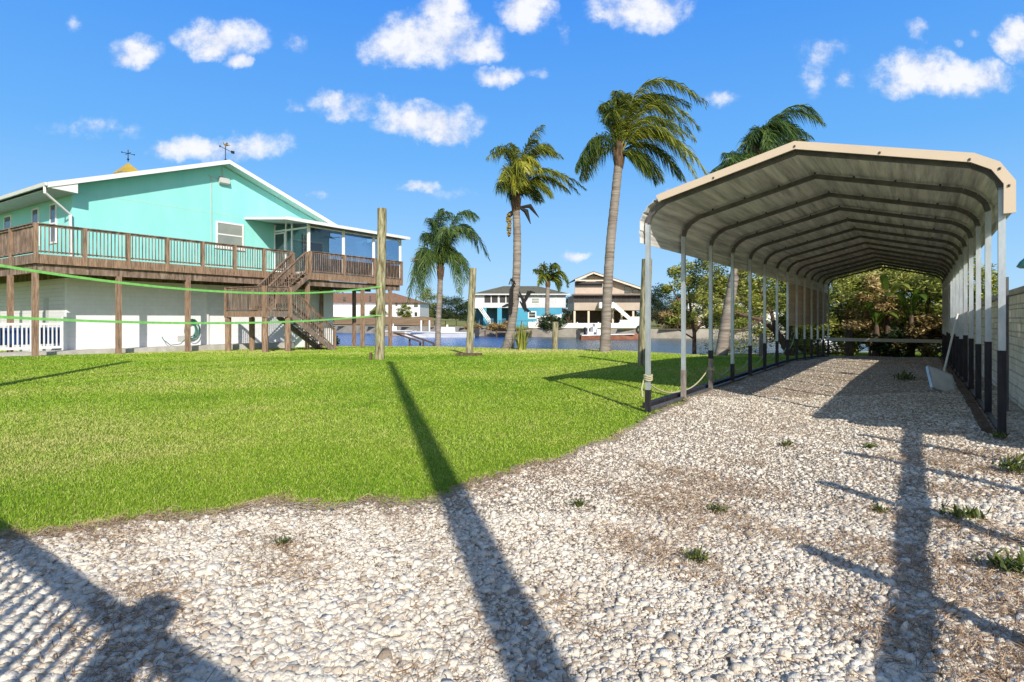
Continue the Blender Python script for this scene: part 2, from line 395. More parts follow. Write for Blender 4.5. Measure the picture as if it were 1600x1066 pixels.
# canal water and its banks
WZ = -.95
MB().add([(-600,20,WZ),(600,20,WZ),(600,400,WZ),(-600,400,WZ)], [(0,1,2,3)]).build('canal_water', 'water')['kind'] = 'structure'
b = MB()
for (x0,y0),(x1,y1) in zip(EDGE[:-1], EDGE[1:]):
    d = Vector((x1-x0, y1-y0, 0)).normalized(); n = Vector((-d.y, d.x, 0))*.22
    h0, h1 = float(H(x0,y0))+.03, float(H(x1,y1))+.03
    b.add([(x0,y0,-3),(x1,y1,-3),(x1+n.x,y1+n.y,-3),(x0+n.x,y0+n.y,-3),(x0,y0,h0),(x1,y1,h1),(x1+n.x,y1+n.y,h1),(x0+n.x,y0+n.y,h0)],
          [(0,1,2,3),(4,5,6,7),(0,1,5,4),(1,2,6,5),(2,3,7,6),(3,0,4,7)])
tag(b.build('seawall', 'seawall_concrete'), 'low concrete seawall along the near edge of the lawn by the canal', 'seawall')
def HF(x, y):
    d = y-np.interp(x, FAR[:,0], FAR[:,1])
    left = smooth(.02, -.12, x/np.maximum(y, 1)) if False else 1-smooth(-.14, -.03, x/np.maximum(y,1))
    h = .1+left*smooth(4, 24, d)*1.15+.35*smooth(40, 200, d)*0
    return h-.35*(1-left)*smooth(10, 30, d)+left*.12*np.sin(x*.35)*smooth(6, 14, d)
sheet('far_bank', axis_grid(-2500, 2500, -70, 90, 1.5, 1.3), axis_grid(60, 4000, 60, 140, 1.5, 1.3), HF,
      lambda x, y: y > np.interp(x, FAR[:,0], FAR[:,1]), 'bank_grass')
b = MB()
for (x0,y0),(x1,y1) in zip(FAR[1:-1], FAR[2:]):
    top = .25 if x0 < -9 else .12
    b.add([(x0,y0+.9,-2),(x1,y1+.9,-2),(x1,y1,-2),(x0,y0,-2),(x0,y0+.9,top),(x1,y1+.9,top),(x1,y1,top),(x0,y0,top)],
          [(0,1,2,3),(4,5,6,7),(0,1,5,4),(1,2,6,5),(2,3,7,6),(3,0,4,7)])
tag(b.build('far_seawall', 'seawall_concrete'), 'long stained concrete seawall on the far side of the canal', 'seawall')
# dry embankment in front of the white house
xs = np.linspace(-62, -9.5, 70); V = []; F = []
for i, x in enumerate(xs):
    e = np.interp(x, FAR[:,0], FAR[:,1])
    for j, (dy, z) in enumerate([(3, .3), (6, .62), (10, 1.0), (15, 1.38), (22, 1.55), (30, 1.5)]):
        f = 1-smooth(-16, -9.5, x)
        V.append((x, e+dy, .08+(z-.05)*f+.1*math.sin(x*.9+j)*f*(j > 0)))
for i in range(len(xs)-1):
    for j in range(5): F.append((i*6+j, (i+1)*6+j, (i+1)*6+j+1, i*6+j+1))
tag(np_mesh('dry_embankment', V, F, 'brown_bank', smooth_=True), kind='structure')

# ------------------------------------------------------------------ grass, stones, straw
_pr = np.random.default_rng(77); _pw = [(f*math.cos(a), f*math.sin(a), p, f**-.55) for f, a, p in zip(.35*1.33**np.arange(14), _pr.random(14)*6.28, _pr.random(14)*6.28)]
def patchy(x, y):
    u = x+.5*np.sin(y*.9); v = y+.5*np.sin(x*1.1+1)
    t = sum(w*np.sin(a*u+b*v+p) for a, b, p, w in _pw); return t/2.2
def blades(n, ymin, ymax, xlim, seed):
    r = np.random.default_rng(seed); m = 0; tintshift = 0
    y = ymin*(ymax/ymin)**r.random(n)
    x = (r.random(n)*2-1)*xlim*np.maximum(y, 3)
    hgt = .015+.0008*y; wid = .00075*np.maximum(y, 3.6)
    ok = is_lawn(x, y, m-.03+.10*r.normal(size=n)*smooth(.2, .9, .5+.5*patchy(x*2, y*2))) & is_shore(x, y+.25)
    s, t = st(x, y); ok &= ~((t > .08) & (s > -.5) & (s < 21))
    eo = is_lawn(x, y, .20); ok &= (eo | (r.random(n) < .55)) & (is_lawn(x, y, .07) | (r.random(n) < .35))
    x, y = x[ok], y[ok]; k = len(x)
    z = H(x, y)+np.where(eo[ok], 0, .030+.012*wob(x*.7, y*.7))
    a = r.random(k)*2*np.pi; ln = hgt[ok]*(.5+r.random(k)); w = wid[ok]*(.6+.8*r.random(k))
    lean = .35+1.15*r.random(k); b_ = r.random(k)*2*np.pi
    px, py = np.cos(a)*w/2, np.sin(a)*w/2
    dx, dy = np.cos(b_)*lean*ln, np.sin(b_)*lean*ln
    V = np.empty((k, 5, 3))
    V[:,0] = np.stack([x-px, y-py, z-.004], -1); V[:,1] = np.stack([x+px, y+py, z-.004], -1)
    V[:,2] = np.stack([x+px*.8+dx*.45, y+py*.8+dy*.45, z+ln*.6], -1); V[:,3] = np.stack([x-px*.8+dx*.45, y-py*.8+dy*.45, z+ln*.6], -1)
    V[:,4] = np.stack([x+dx, y+dy, z+ln*.85], -1)
    i = np.arange(k)[:,None]*5
    F = np.concatenate([i+[0,1,2], i+[0,2,3], i+[3,2,4]], 0)
    patch = (np.sin(x*.8+1)+np.sin(y*.7+x*.4)+np.sin(x*2.1-y*1.3))/3
    tn = .47+.16*patchy(x, y)+.16*r.normal(size=k)+tintshift
    straw = r.random(k) < .07; tn[straw] = .85+.15*r.random(straw.sum())
    yb = np.interp(x, LAWN[:,0], LAWN[:,1]); edge = np.exp(-np.clip(y-yb-.12, 0, 9)/.42)*smooth(0, 1, 12-np.minimum(y,11))
    tn += edge*.24; bare = edge*(np.sin(x*2.3+.5)+np.sin(x*5.9)+.4) > .75; tn[bare] += .25
    far = smooth(20, 29, y)*smooth(-14,2,x); tn += far*.22
    return V.reshape(-1, 3), F, np.repeat(np.clip(tn, 0, 1), 5)
V, F, T = blades(850000, 3.2, 38, 1.0, 1)
tag(np_mesh('grass', V, F, 'grass_blade', tint=T), 'short bright green lawn grass blades', 'grass', kind='stuff')

def hull(r, npt):
    d = r.normal(size=(npt, 3)); d /= np.linalg.norm(d, axis=1)[:,None]
    d *= r.uniform(.72, 1.12, (npt, 1))*np.array([1.2, .98, .62])
    bm = bmesh.new()
    for p in d: bm.verts.new(p)
    q = bmesh.ops.convex_hull(bm, input=bm.verts)
    bmesh.ops.delete(bm, geom=[v for v in bm.verts if not v.link_faces], context='VERTS')
    bm.verts.index_update(); bmesh.ops.triangulate(bm, faces=bm.faces)
    bmesh.ops.recalc_face_normals(bm, faces=bm.faces); bm.verts.ensure_lookup_table(); bm.verts.index_update()
    V = np.array([v.co[:] for v in bm.verts]); F = np.array([[v.index for v in f.verts] for f in bm.faces]); bm.free(); return V, F
def stones(x, y, rad, npt, seed):
    r = np.random.default_rng(seed); k = len(x)
    pn = (np.sin(x*1.9+y*.7)+np.sin(x*.8-y*1.7)+np.sin(x*4.1+y*2.9))/3
    tn = np.clip(.55-.12*pn+.2*r.normal(size=k), 0, 1)
    z = H(x, y)+.030+.012*wob(x*.7, y*.7)+rad*(-.1+.4*r.random(k))
    vid = r.integers(0, 18, k); VV, FF, TT = [], [], []; off = 0
    for q in range(18):
        V0, F0 = hull(r, npt); nv = len(V0)
        ii = np.where(vid == q)[0]; m = len(ii)
        a = r.random(m)*2*np.pi; tl = r.normal(size=m)*.4
        ca, sa, ct, s_ = np.cos(a), np.sin(a), np.cos(tl), np.sin(tl)
        Rm = np.zeros((m,3,3)); Rm[:,0,0]=ca; Rm[:,0,1]=-sa*ct; Rm[:,0,2]=sa*s_; Rm[:,1,0]=sa; Rm[:,1,1]=ca*ct; Rm[:,1,2]=-ca*s_; Rm[:,2,1]=s_; Rm[:,2,2]=ct
        out = np.einsum('mij,vj->mvi', Rm, V0)*rad[ii][:,None,None]+np.stack([x[ii], y[ii], z[ii]], -1)[:,None,:]
        VV.append(out.reshape(-1,3)); FF.append((F0[None]+(np.arange(m)*nv)[:,None,None]).reshape(-1,3)+off); TT.append(np.repeat(tn[ii], nv)); off += m*nv
    return np.concatenate(VV), np.concatenate(FF), np.concatenate(TT)
def gpos(n, y0, y1, xl, seed, m=-.03):
    r = np.random.default_rng(seed); y = y0+(y1-y0)*r.random(n); x = (r.random(n)*2-1)*xl*np.maximum(y, 1.5)
    s, t = st(x, y)
    ok = ~is_lawn(x, y, m) & (t < 4.4) & (s < 20.6) & ~((s > 0) & (t < .12))
    return x[ok], y[ok], r
Vs, Fs, Ts = [], [], []; off = 0
for (n, y0, y1, xl, rl, rs, sub, sd) in [(95000, 1.7, 4.0, .98, -4.86, .52, 18, 21), (130000, 3.8, 10, .98, -4.76, .50, 12, 22), (48000, 9, 24.5, .9, -4.4, .3, 10, 23)]:
    x, y, r = gpos(n, y0, y1, xl, sd)
    rad = np.exp(rl+rs*r.normal(size=len(x))); rad = np.clip(rad*(1+.75*smooth(.0, -1.2, x)*smooth(3.8, 2.4, y)), .004, .032)
    if sub == 18: rad = np.where(r.random(len(x)) < .006, rad*1.5, rad)
    V, F, t = stones(x, y, rad, sub, sd+50)
    Vs.append(V); Fs.append(F+off); Ts.append(t); off += len(V)
tag(np_mesh('gravel_stones', np.concatenate(Vs), np.concatenate(Fs), 'stone', tint=np.concatenate(Ts)), 'loose pale limestone gravel over the drive', 'gravel', kind='stuff')

def straw(n, y0, y1, xl, seed):
    r = np.random.default_rng(seed); x, y, _ = gpos(n, y0, y1, xl, seed, m=.16)
    pn = (np.sin(x*1.7+y*.9+2)+np.sin(x*3.3-y*2.1)+np.sin(x*6.1+y*4.7)+.9*smooth(.2, 1.4, x))/3.2
    eb = np.exp(-np.abs(y-np.interp(x, LAWN[:,0], LAWN[:,1])-.12)/.24)*1.1*(x < 2.6)
    ok = r.random(len(x)) < smooth(.0, .9, pn)+.07+eb
    x, y = x[ok], y[ok]; k = len(x); z = H(x, y)+.034+.012*wob(x*.7, y*.7)
    a = r.random(k)*2*np.pi; ln = .02+.085*r.random(k)**2; w = .0008+.0010*r.random(k)
    c, s_ = np.cos(a), np.sin(a); up = ln*(.05+.35*r.random(k)); z0 = .012*r.random(k)
    V = np.empty((k, 6, 3)); nx, ny = -s_*w, c*w; bend = r.normal(size=k)*.3*ln
    for j, (f, u) in enumerate([(0, 0), (.55, 1), (1, .45)]):
        bx = x+c*ln*f-s_*bend*(f*(1-f)*4); by = y+s_*ln*f+c*bend*(f*(1-f)*4); bz = z+z0+up*u
        V[:,2*j] = np.stack([bx-nx, by-ny, bz], -1); V[:,2*j+1] = np.stack([bx+nx, by+ny, bz+w], -1)
    i = np.arange(k)[:,None]*6
    F = np.concatenate([i+[0,1,3,2], i+[2,3,5,4]], 0)
    return V.reshape(-1, 3), F, np.repeat(np.clip(.45+.28*r.normal(size=k), 0, 1), 6)
V1, F1, t1 = straw(80000, 1.8, 5.5, .98, 31); V2, F2, t2 = straw(60000, 5.5, 14, .95, 32)
tag(np_mesh('dry_grass', np.concatenate([V1, V2]), np.concatenate([F1, F2+len(V1)]), 'straw', tint=np.concatenate([t1, t2])), 'dead brown grass and twigs caught in the gravel', 'dry grass', kind='stuff')

# ------------------------------------------------------------------ plants
def frond_geo(ctrl, r, n=46, leaf=.62, wind=(.55,.1,-.1), droop=.55, width=.034, tint0=.45, sag=1.0):
    """a feather leaf: midrib through the control points, narrow leaflets on both sides"""
    P = [Vector(p) for p in ctrl]
    def bez(t):
        q = P[:]
        while len(q) > 1: q = [q[i].lerp(q[i+1], t) for i in range(len(q)-1)]
        return q[0]
    V, F, T = [], [], []
    prev = None
    wv = Vector(wind)
    for i in range(n+1):                   # midrib
        t = i/n; p = bez(t); d = (bez(min(1, t+.02))-bez(max(0, t-.02))).normalized()
        side = d.cross(Vector((0,0,1)));
        if side.length < .05: side = Vector((1,0,0))
        side.normalize(); w = .035*(1-t)+.008
        k = len(V); V += [p-side*w, p+side*w, p+d.cross(side)*w*.8]; T += [tint0+.25]*3
        if i: F += [(k-3,k-2,k+1,k), (k-2,k-1,k+2,k+1), (k-1,k-3,k,k+2)]
    for i in range(n):
        for sgn in (-1, 1):
            for rep in range(2):
                t = .10+.90*(i+r.random())/n
                p = bez(t); d = (bez(min(1, t+.02))-bez(max(0, t-.02))).normalized()
                side = d.cross(Vector((0,0,1)))
                if side.length < .05: side = Vector((1,0,0))
                side.normalize(); up = side.cross(d)
                ang = r.uniform(-.7, .7)
                o = (side*sgn*math.cos(ang)+up*math.sin(ang))*.75+d*r.uniform(.45, .85)+wv*r.uniform(.5, 1.1)
                o.normalize()
                ln = leaf*(math.sin(math.pi*min(1, .18+.8*t))**.6)*r.uniform(.7, 1.1)
                g = Vector((0,0,-1))
                m1 = p+o*ln*.5+g*ln*droop*.16*sag; m2 = p+o*ln*.86+g*ln*droop*.75*sag+wv*ln*.12
                wd = o.cross(Vector((r.normal(), r.normal(), r.normal()))).normalized()*width*.5*r.uniform(.7, 1.2)
                k = len(V); tn = min(1, max(0, tint0+.2*r.normal()+.12*(1-t)))
                V += [p-wd*.6, p+wd*.6, m1+wd, m1-wd, m2]; T += [tn]*5
                F += [(k,k+1,k+2,k+3), (k+3,k+2,k+4,k+4)]
    return V, F, T
def tri_fix(F):
    out = []
    for f in F:
        if len(set(f)) == 3: out.append((f[0], f[1], f[2]))
        else: out.append((f[0], f[1], f[2])); out.append((f[0], f[2], f[3]))
    return out

def palm(Y, base, trunk_px, crown_px, fronds, label, seed, rad=(.27,.2,.17), leaf=.62, n=46, width=.034, fmat='frond', wind=(.55,.1,-.1), group='queen palms in the garden', extra=0, droop=.55):
    r = np.random.default_rng(seed)
    bp = pt(base[0], base[1], Y); bp.z = float(H(bp.x, bp.y)) if Y < 45 else bp.z
    root = empty('palm_tree', bp, label, 'palm tree', group)
    pts = [bp-Vector((0,0,.15))]+[pt(a, b_, Y) for a, b_ in trunk_px]+[pt(*crown_px, Y)]
    # fine rings along a smooth spine
    spine = []; rr = []
    m = len(pts)-1
    for i in range(m):
        for j in range(10):
            t = j/10; p0 = pts[max(i-1,0)]; p1 = pts[i]; p2 = pts[i+1]; p3 = pts[min(i+2, m)]
            q = .5*((2*p1)+(p2-p0)*t+(2*p0-5*p1+4*p2-p3)*t*t+(3*p1-p0-3*p2+p3)*t**3)
            u = (i+t)/m; w = rad[1]+(rad[0]-rad[1])*max(0, 1-u*5)**2+(rad[2]-rad[1])*u
            spine.append(q); rr.append(w*(1+.035*(-1)**len(spine)))
    spine.append(pts[-1]); rr.append(rad[2]*1.05)
    MB().tube(spine, rr, 14).build('trunk', 'trunk', root, smooth_=True)
    c = pts[-1]; k = Y/900
    # leaf bases
    b_ = MB()
    b_.tube([c-Vector((0,0,.35)), c+Vector((0,0,.1)), c+Vector((0,0,.75)), c+Vector((0,0,1.1))], [rad[2]*1.0, rad[2]*1.35, rad[2]*1.05, rad[2]*.4], 10)
    for q in range(9):
        a = q*2.4; dv = Vector((math.cos(a), math.sin(a), 0))
        b_.tube([c+dv*rad[2]*.9+Vector((0,0,-.1+.07*q)), c+dv*(rad[2]+.10)+Vector((0,0,.55+.06*q))], [.07, .02], 5)
    b_.build('leaf_base', 'boot', root, smooth_=True)
    V, F, T = [], [], []
    for fr in fronds:
        (mid, tip), opt = fr[:2], (fr[2] if len(fr) > 2 else {})
        dep = opt.get('d', r.uniform(-.9, .9))
        p0 = c+Vector((r.uniform(-.1,.1), dep*.1, .35))
        pm = pt(mid[0], mid[1], Y)+Vector((0, dep*.6, 0)); pe = pt(tip[0], tip[1], Y)+Vector((0, dep*1.4, 0))
        ctl = pm*2-(p0+pe)*.5               # quadratic curve through the middle point
        for rep_ in range(2):
            j1 = Vector((r.normal(), r.normal()*2, r.normal()))*(.16*rep_); j2 = Vector((r.normal(), r.normal()*2.5, r.normal()))*(.26*rep_)
            v, f, t = frond_geo([p0, ctl+j1, pe+j2], r, n, leaf*opt.get('l', 1), wind, opt.get('g', droop), width, opt.get('t', .42)+.05+.05*r.normal())
            o = len(V); V += v; F += [tuple(i+o for i in q) for q in f]; T += t
    for q in range(extra):
        a = q*2.399; ln = r.uniform(1.6, 2.6)
        p0 = c+Vector((0,0,.4)); dv = Vector((math.cos(a)*.8+.25, math.sin(a), 0))
        v, f, t = frond_geo([p0, p0+dv*ln*.6+Vector((0,0,1.2)), p0+dv*ln+Vector((.3,0,-.2))], r, n, leaf, wind, droop, width, .35)
        o = len(V); V += v; F += [tuple(i+o for i in q) for q in f]; T += t
    np_mesh('crown', [tuple(x) for x in V], tri_fix(F), fmat, root, tint=T)
    return root, c

pA, cA = palm(27.2, (945,551), [(949,460),(954,380),(961,310)], (967,252),
     [((957,178),(949,188),{'d':-.3}), ((951,190),(948,168),{'d':.3,'g':.3}), ((1010,130),(1100,170),{'d':-.2}), ((1000,150),(1088,158),{'d':.6}), ((1015,165),(1085,212),{'d':-.6,'t':.5}),
      ((1000,150),(1060,175),{'d':.9}), ((1005,190),(1062,226),{'d':-.9,'t':.55}), ((1005,205),(1045,240),{'d':-1.1,'t':.62}), ((1030,212),(1098,280),{'d':-.5,'t':.66}), ((1020,225),(1078,276),{'d':.6}),
      ((1000,240),(1030,282),{'d':.4,'t':.25}), ((985,245),(1008,276),{'d':-.6,'t':.3}), ((930,216),(898,272),{'d':-.3,'t':.3}), ((935,226),(917,276),{'d':.5,'t':.3}), ((972,155),(986,150),{'d':.4}), ((966,172),(956,152),{'d':-.5})],
     'tallest palm, windswept, its slender grey trunk standing just left of the metal carport', 3, rad=(.30,.235,.2), leaf=.95, n=62, width=.034, droop=.8)
pB, cB = palm(31.5, (793,548), [(802,490),(807,430),(808,370)], (806,322),
     [((795,240),(766,240),{'d':-.3,'t':.5}), ((797,250),(780,228),{'d':.6,'t':.4}), ((805,250),(797,222),{'d':.2,'t':.55}), ((828,236),(880,244),{'d':.2,'t':.5}), ((835,228),(868,232),{'d':.8,'t':.45}),
      ((845,268),(912,300),{'d':-.5,'t':.55}), ((840,275),(892,296),{'d':.5,'t':.5}), ((830,285),(858,312),{'d':-.6,'t':.6}), ((810,262),(830,282),{'d':-1.2,'t':.85}), ((812,255),(842,270),{'d':-1.0,'t':.8}),
      ((795,280),(789,304),{'d':-.6,'t':.45}), ((798,268),(786,285),{'d':-.9,'t':.55}), ((818,240),(838,224),{'d':-.4,'t':.5}), ((805,275),(818,300),{'d':-1.3,'t':.75}), ((797,285),(800,308),{'d':.8,'t':.4}), ((825,290),(842,308),{'d':.9,'t':.4})],
     'yellowing windswept palm with a hanging fruit cluster, at the canal edge between two pilings', 4, rad=(.42,.24,.2), leaf=.9, n=52, width=.036, droop=.75)
b = MB(); r_ = random.Random(3)
for i in range(90):
    t = r_.random(); c = pt(795+r_.uniform(-4,4)*math.sin(math.pi*(.2+.7*t)), 336+t*34, 31.5)+Vector((0,-.2+r_.uniform(-.15,.15),0))
    b.lathe(c, [(.01,-.05),(.05,-.02),(.05,.02),(.01,.05)], 5)
b.build('fruit_cluster', 'fruit', pB, smooth_=True)
b = MB()
for (m_, e) in [((828,322),(842,340)), ((822,330),(829,350)), ((797,335),(795,342))]:
    p0 = pt(811,324,31.5); b.tube([p0, pt(*m_,31.5), pt(*e,31.5)], [.05,.14,.02], 6)
b.build('flower_sheath', 'black_bract', pB, smooth_=True)
b = MB()     # dark dead fronds that hang round the trunk
for pts_ in [[(804,438),(799,452),(798,470),(797,490)], [(811,462),(820,470),(828,455),(834,457)], [(812,470),(820,482),(828,487)], [(803,474),(793,476),(786,479)], [(811,455),(818,470),(822,487)], [(806,444),(799,436),(797,444)]]:
    q = [pt(a, c, 31.1) for a, c in pts_]
    for dx in (-.06, .05):
        b.tube([x+Vector((dx*i*.5, 0, -abs(dx)*.5)) for i, x in enumerate(q)], [.03]+[.085]*(len(q)-2)+[.03], 5)
b.build('dead_frond', 'black_bract', pB, smooth_=True)
pD, cD = palm(38.0, (684,541), [(685,500),(687,465)], (688,430),
     [((680,350),(692,326),{'d':0}), ((683,345),(705,330),{'d':.6}), ((712,340),(743,345),{'d':-.3}), ((718,350),(747,392),{'d':.4}), ((712,362),(738,378),{'d':-.8,'t':.5}), ((715,395),(738,448),{'d':-.3}), ((706,398),(722,462),{'d':-.8}),
      ((662,395),(640,462),{'d':-.2}), ((668,398),(655,470),{'d':-.8}), ((675,400),(668,468),{'d':-1.3}), ((672,370),(662,380),{'d':.6}), ((678,362),(672,345),{'d':-.6}), ((702,366),(722,362),{'d':-1.2,'t':.6}), ((700,385),(712,425),{'d':.9}), ((665,390),(648,440),{'d':.9}), ((690,380),(700,360),{'d':-1.3,'t':.65})],
     'shortest garden palm with drooping blue-green fronds, just right of the tallest wooden pole', 5, rad=(.22,.19,.17), leaf=1.0, n=46, width=.04, fmat='frond_blue', wind=(.25,.05,-.15), droop=1.0)
b = MB()
for i in range(24):
    p0 = pt(672,408,37.6); a = i*.26
    b.tube([pt(686,425,37.8), p0, p0+Vector((-1.1-.25*math.sin(a*3), .2*math.cos(a), .25-.35*(i/24)))], [.02,.025,.006], 4)
b.build('dead_frond', 'dead_frond', pD)
pC, cC = palm(26.6, (1126,558), [(1134,505),(1144,450),(1158,380)], (1180,262),
     [((1222,180),(1280,200),{'d':-.3}), ((1215,188),(1262,208),{'d':.5}), ((1205,200),(1255,225),{'d':-.6}), ((1232,215),(1278,222),{'d':.5}), ((1185,205),(1166,220),{'d':-.3}), ((1190,210),(1178,245),{'d':-.9}), ((1175,215),(1160,260),{'d':.4}),
      ((1140,248),(1098,285),{'d':-.2}), ((1145,252),(1110,290),{'d':.6}), ((1150,245),(1120,248),{'d':-.6}), ((1205,190),(1235,186),{'d':.7}), ((1200,225),(1225,260),{'d':0}), ((1195,200),(1215,230),{'d':-1})],
     'palm half hidden by the carport, its dark crown showing above the tan roof edge', 6, rad=(.33,.26,.2), leaf=.95, n=50, width=.036, fmat='frond_blue', droop=.8)
palm(86, (855,506), [(855,480)], (856,446),
     [((845,425),(838,424),{'d':0}), ((850,415),(843,432),{'d':1}), ((863,413),(876,428),{'d':0}), ((872,425),(886,448),{'d':-1}), ((865,428),(878,445),{'d':1}), ((860,418),(866,420),{'d':-2}), ((848,430),(841,446),{'d':-1}), ((866,436),(872,452),{'d':0})],
     'small distant palm in front of the blue and white house across the canal', 8, rad=(.4,.34,.3), leaf=1.5, n=20, width=.13, group='palms across the canal')

def leaf_cloud(clumps, per, size, r, tint0=.45, flat=.5, tint_sd=.2, ar=.5):
    V, F, T = [], [], []
    for (c, rad, tb) in clumps:
        c = np.array(c); k = int(per)
        d = r.normal(size=(k,3)); d /= np.linalg.norm(d, axis=1)[:,None]
        q = c+d*(np.array(rad)*(r.random((k,1))**.45))
        a = r.normal(size=(k,3)); a[:,2] *= flat; a /= np.linalg.norm(a, axis=1)[:,None]
        b_ = np.cross(a, r.normal(size=(k,3))); b_ /= np.linalg.norm(b_, axis=1)[:,None]
        s = size*(.6+.8*r.random((k,1)))
        quad = np.stack([q-a*s, q-b_*s*ar*.5, q+a*s, q+b_*s*ar*.5], 1)
        o = len(V)*4 if False else sum(len(x) for x in V)
        V.append(quad.reshape(-1,3)); F.append(np.arange(k*4).reshape(-1,4)+o)
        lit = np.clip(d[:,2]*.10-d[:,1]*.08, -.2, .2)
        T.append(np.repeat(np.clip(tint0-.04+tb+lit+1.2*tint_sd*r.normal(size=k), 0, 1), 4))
    return np.concatenate(V), np.concatenate(F), np.concatenate(T)

def leafy(name, base, limbs, clumps, label, cat, seed, lmat='leaf_green', per=130, size=.1, tint0=.45, wood='trunk_dark', group=None, tint_sd=.2, ar=.5):
    r = np.random.default_rng(seed); root = empty(name, base, label, cat, group)
    b_ = MB()
    for pts_, rd in limbs: b_.tube(pts_, rd, 7)
    if limbs: b_.build('trunk', wood, root, smooth_=True)
    V, F, T = leaf_cloud(clumps, per, size, r, tint0, tint_sd=tint_sd, ar=ar)
    np_mesh('crown', V, F, lmat, root, tint=T)
    return root
def auto_tree(name, base, h, w, label, cat, seed, lmat='leaf_green', nclump=26, per=110, size=.12, depth=None, trunk=.15, tint0=.45, low=.25, group=None, ar=.5, wood='trunk_dark', lean=(0,0)):
    r = random.Random(seed); base = Vector(base); depth = depth or w
    limbs = []; cl = []
    fork = base+Vector((lean[0]*.4, lean[1]*.4, h*low*1.1))
    limbs.append(([base-Vector((0,0,.2)), base.lerp(fork,.5)+Vector((.05*h*r.uniform(-1,1)*.5,0,0)), fork], [trunk, trunk*.8, trunk*.7]))
    for i in range(nclump):
        a = r.uniform(0, 2*math.pi); q = r.random()**.6; zz = low+(1-low)*r.random()
        sw = math.sin(math.pi*min(1, .15+.85*(zz-low)/(1-low)))**.7
        c = base+Vector((math.cos(a)*q*w*.5*sw+lean[0], math.sin(a)*q*depth*.5*sw+lean[1], zz*h*.93))
        rd = w*r.uniform(.10, .19)
        cl.append((c, (rd*1.2, rd*1.2, rd*.8), r.uniform(-.16,.16)))
        if i % 2 == 0:
            m_ = fork.lerp(c, .5)+Vector((r.uniform(-.1,.1)*w, r.uniform(-.1,.1)*w, -.04*h))
            limbs.append(([fork, m_, c], [trunk*.5, trunk*.28, trunk*.08]))
    return leafy(name, base, limbs, cl, label, cat, seed, lmat, per, size, tint0, wood, group, ar=ar)

# shoreline tree seen between the carport's left posts
def cl(px, py, Y, rpx, tb=0, dy=1.0):
    c = pt(px, py, Y); k = Y/900*rpx; return (c, (k, k*dy, k*.8), tb)
Y = 26.5
g0 = lambda px, Y: Vector(((px-800)/900*Y, Y, float(H((px-800)/900*Y, Y))))
base = g0(1238, Y)
leafy('shoreline_tree', base,
      [([base-Vector((0,0,.2)), pt(1228,540,Y), pt(1212,518,Y)], [.22,.18,.15]), ([pt(1212,518,Y), pt(1190,500,Y), pt(1160,492,Y), pt(1130,480,Y)], [.12,.1,.07,.03]),
       ([pt(1212,518,Y), pt(1206,490,Y), pt(1190,460,Y), pt(1185,430,Y)], [.1,.08,.05,.02]), ([pt(1228,540,Y), pt(1236,505,Y), pt(1240,470,Y), pt(1230,430,Y)], [.12,.1,.07,.03]),
       ([pt(1190,500,Y), pt(1150,520,Y), pt(1120,540,Y)], [.06,.04,.02])],
      [cl(1170,445,Y,20), cl(1190,430,Y,22,.05), cl(1215,440,Y,22), cl(1235,440,Y,20,-.1), cl(1200,465,Y,22,-.15), cl(1222,475,Y,22,-.1), cl(1245,470,Y,18,-.15), cl(1175,470,Y,15,.1), cl(1225,500,Y,14,-.1), cl(1205,415,Y,14,.1), cl(1185,480,Y,16,0), cl(1240,420,Y,15), cl(1160,425,Y,12,.1)],
      'tree with forked dark trunk leaning over the bank behind the carport left posts', 'tree', 41, per=520, size=.085, tint0=.55, ar=.6)
Y = 31; base = g0(1075, 27.2); base = Vector(((1085-800)/900*Y, Y, -.6))
leafy('shoreline_tree', base,
      [([base-Vector((0,0,.6)), pt(1085,520,Y), pt(1080,490,Y), pt(1075,450,Y)], [.13,.1,.08,.04]), ([pt(1085,520,Y), pt(1110,490,Y), pt(1130,470,Y)], [.07,.05,.02]), ([pt(1083,500,Y), pt(1060,470,Y), pt(1045,440,Y)], [.07,.05,.02]),
       ([pt(1085,530,Y), pt(1060,515,Y), pt(1045,480,Y)], [.05,.04,.015])],
      [cl(1055,425,Y,13), cl(1075,420,Y,18,.05), cl(1100,412,Y,16), cl(1095,435,Y,22,-.05), cl(1065,445,Y,18), cl(1120,425,Y,18,-.2), cl(1085,465,Y,20,.1), cl(1110,470,Y,18,.12), cl(1060,480,Y,14,-.1), cl(1075,495,Y,16,.05), cl(1110,495,Y,14,.2), cl(1130,455,Y,14,.0), cl(1042,452,Y,9,-.1), cl(1140,440,Y,14,-.1), cl(1050,500,Y,12,-.15), cl(1120,440,Y,16,.1), cl(1140,465,Y,15,.1), cl(1155,445,Y,14), cl(1125,490,Y,14,.15), cl(1080,440,Y,14,.1), cl(1150,490,Y,12,.1), cl(1095,398,Y,9), cl(1135,408,Y,10,-.2)],
      'bushy tree over the water seen just right of the front left carport post', 'tree', 42, per=430, size=.10, tint0=.54, ar=.6)
auto_tree('shrub', (12.6, 33.5, -.9), 2.4, 4.0, 'low bare-looking shrub at the water edge behind the carport side posts', 'shrub', 43, 'leaf_green', 16, 90, .09, trunk=.06, low=.15)

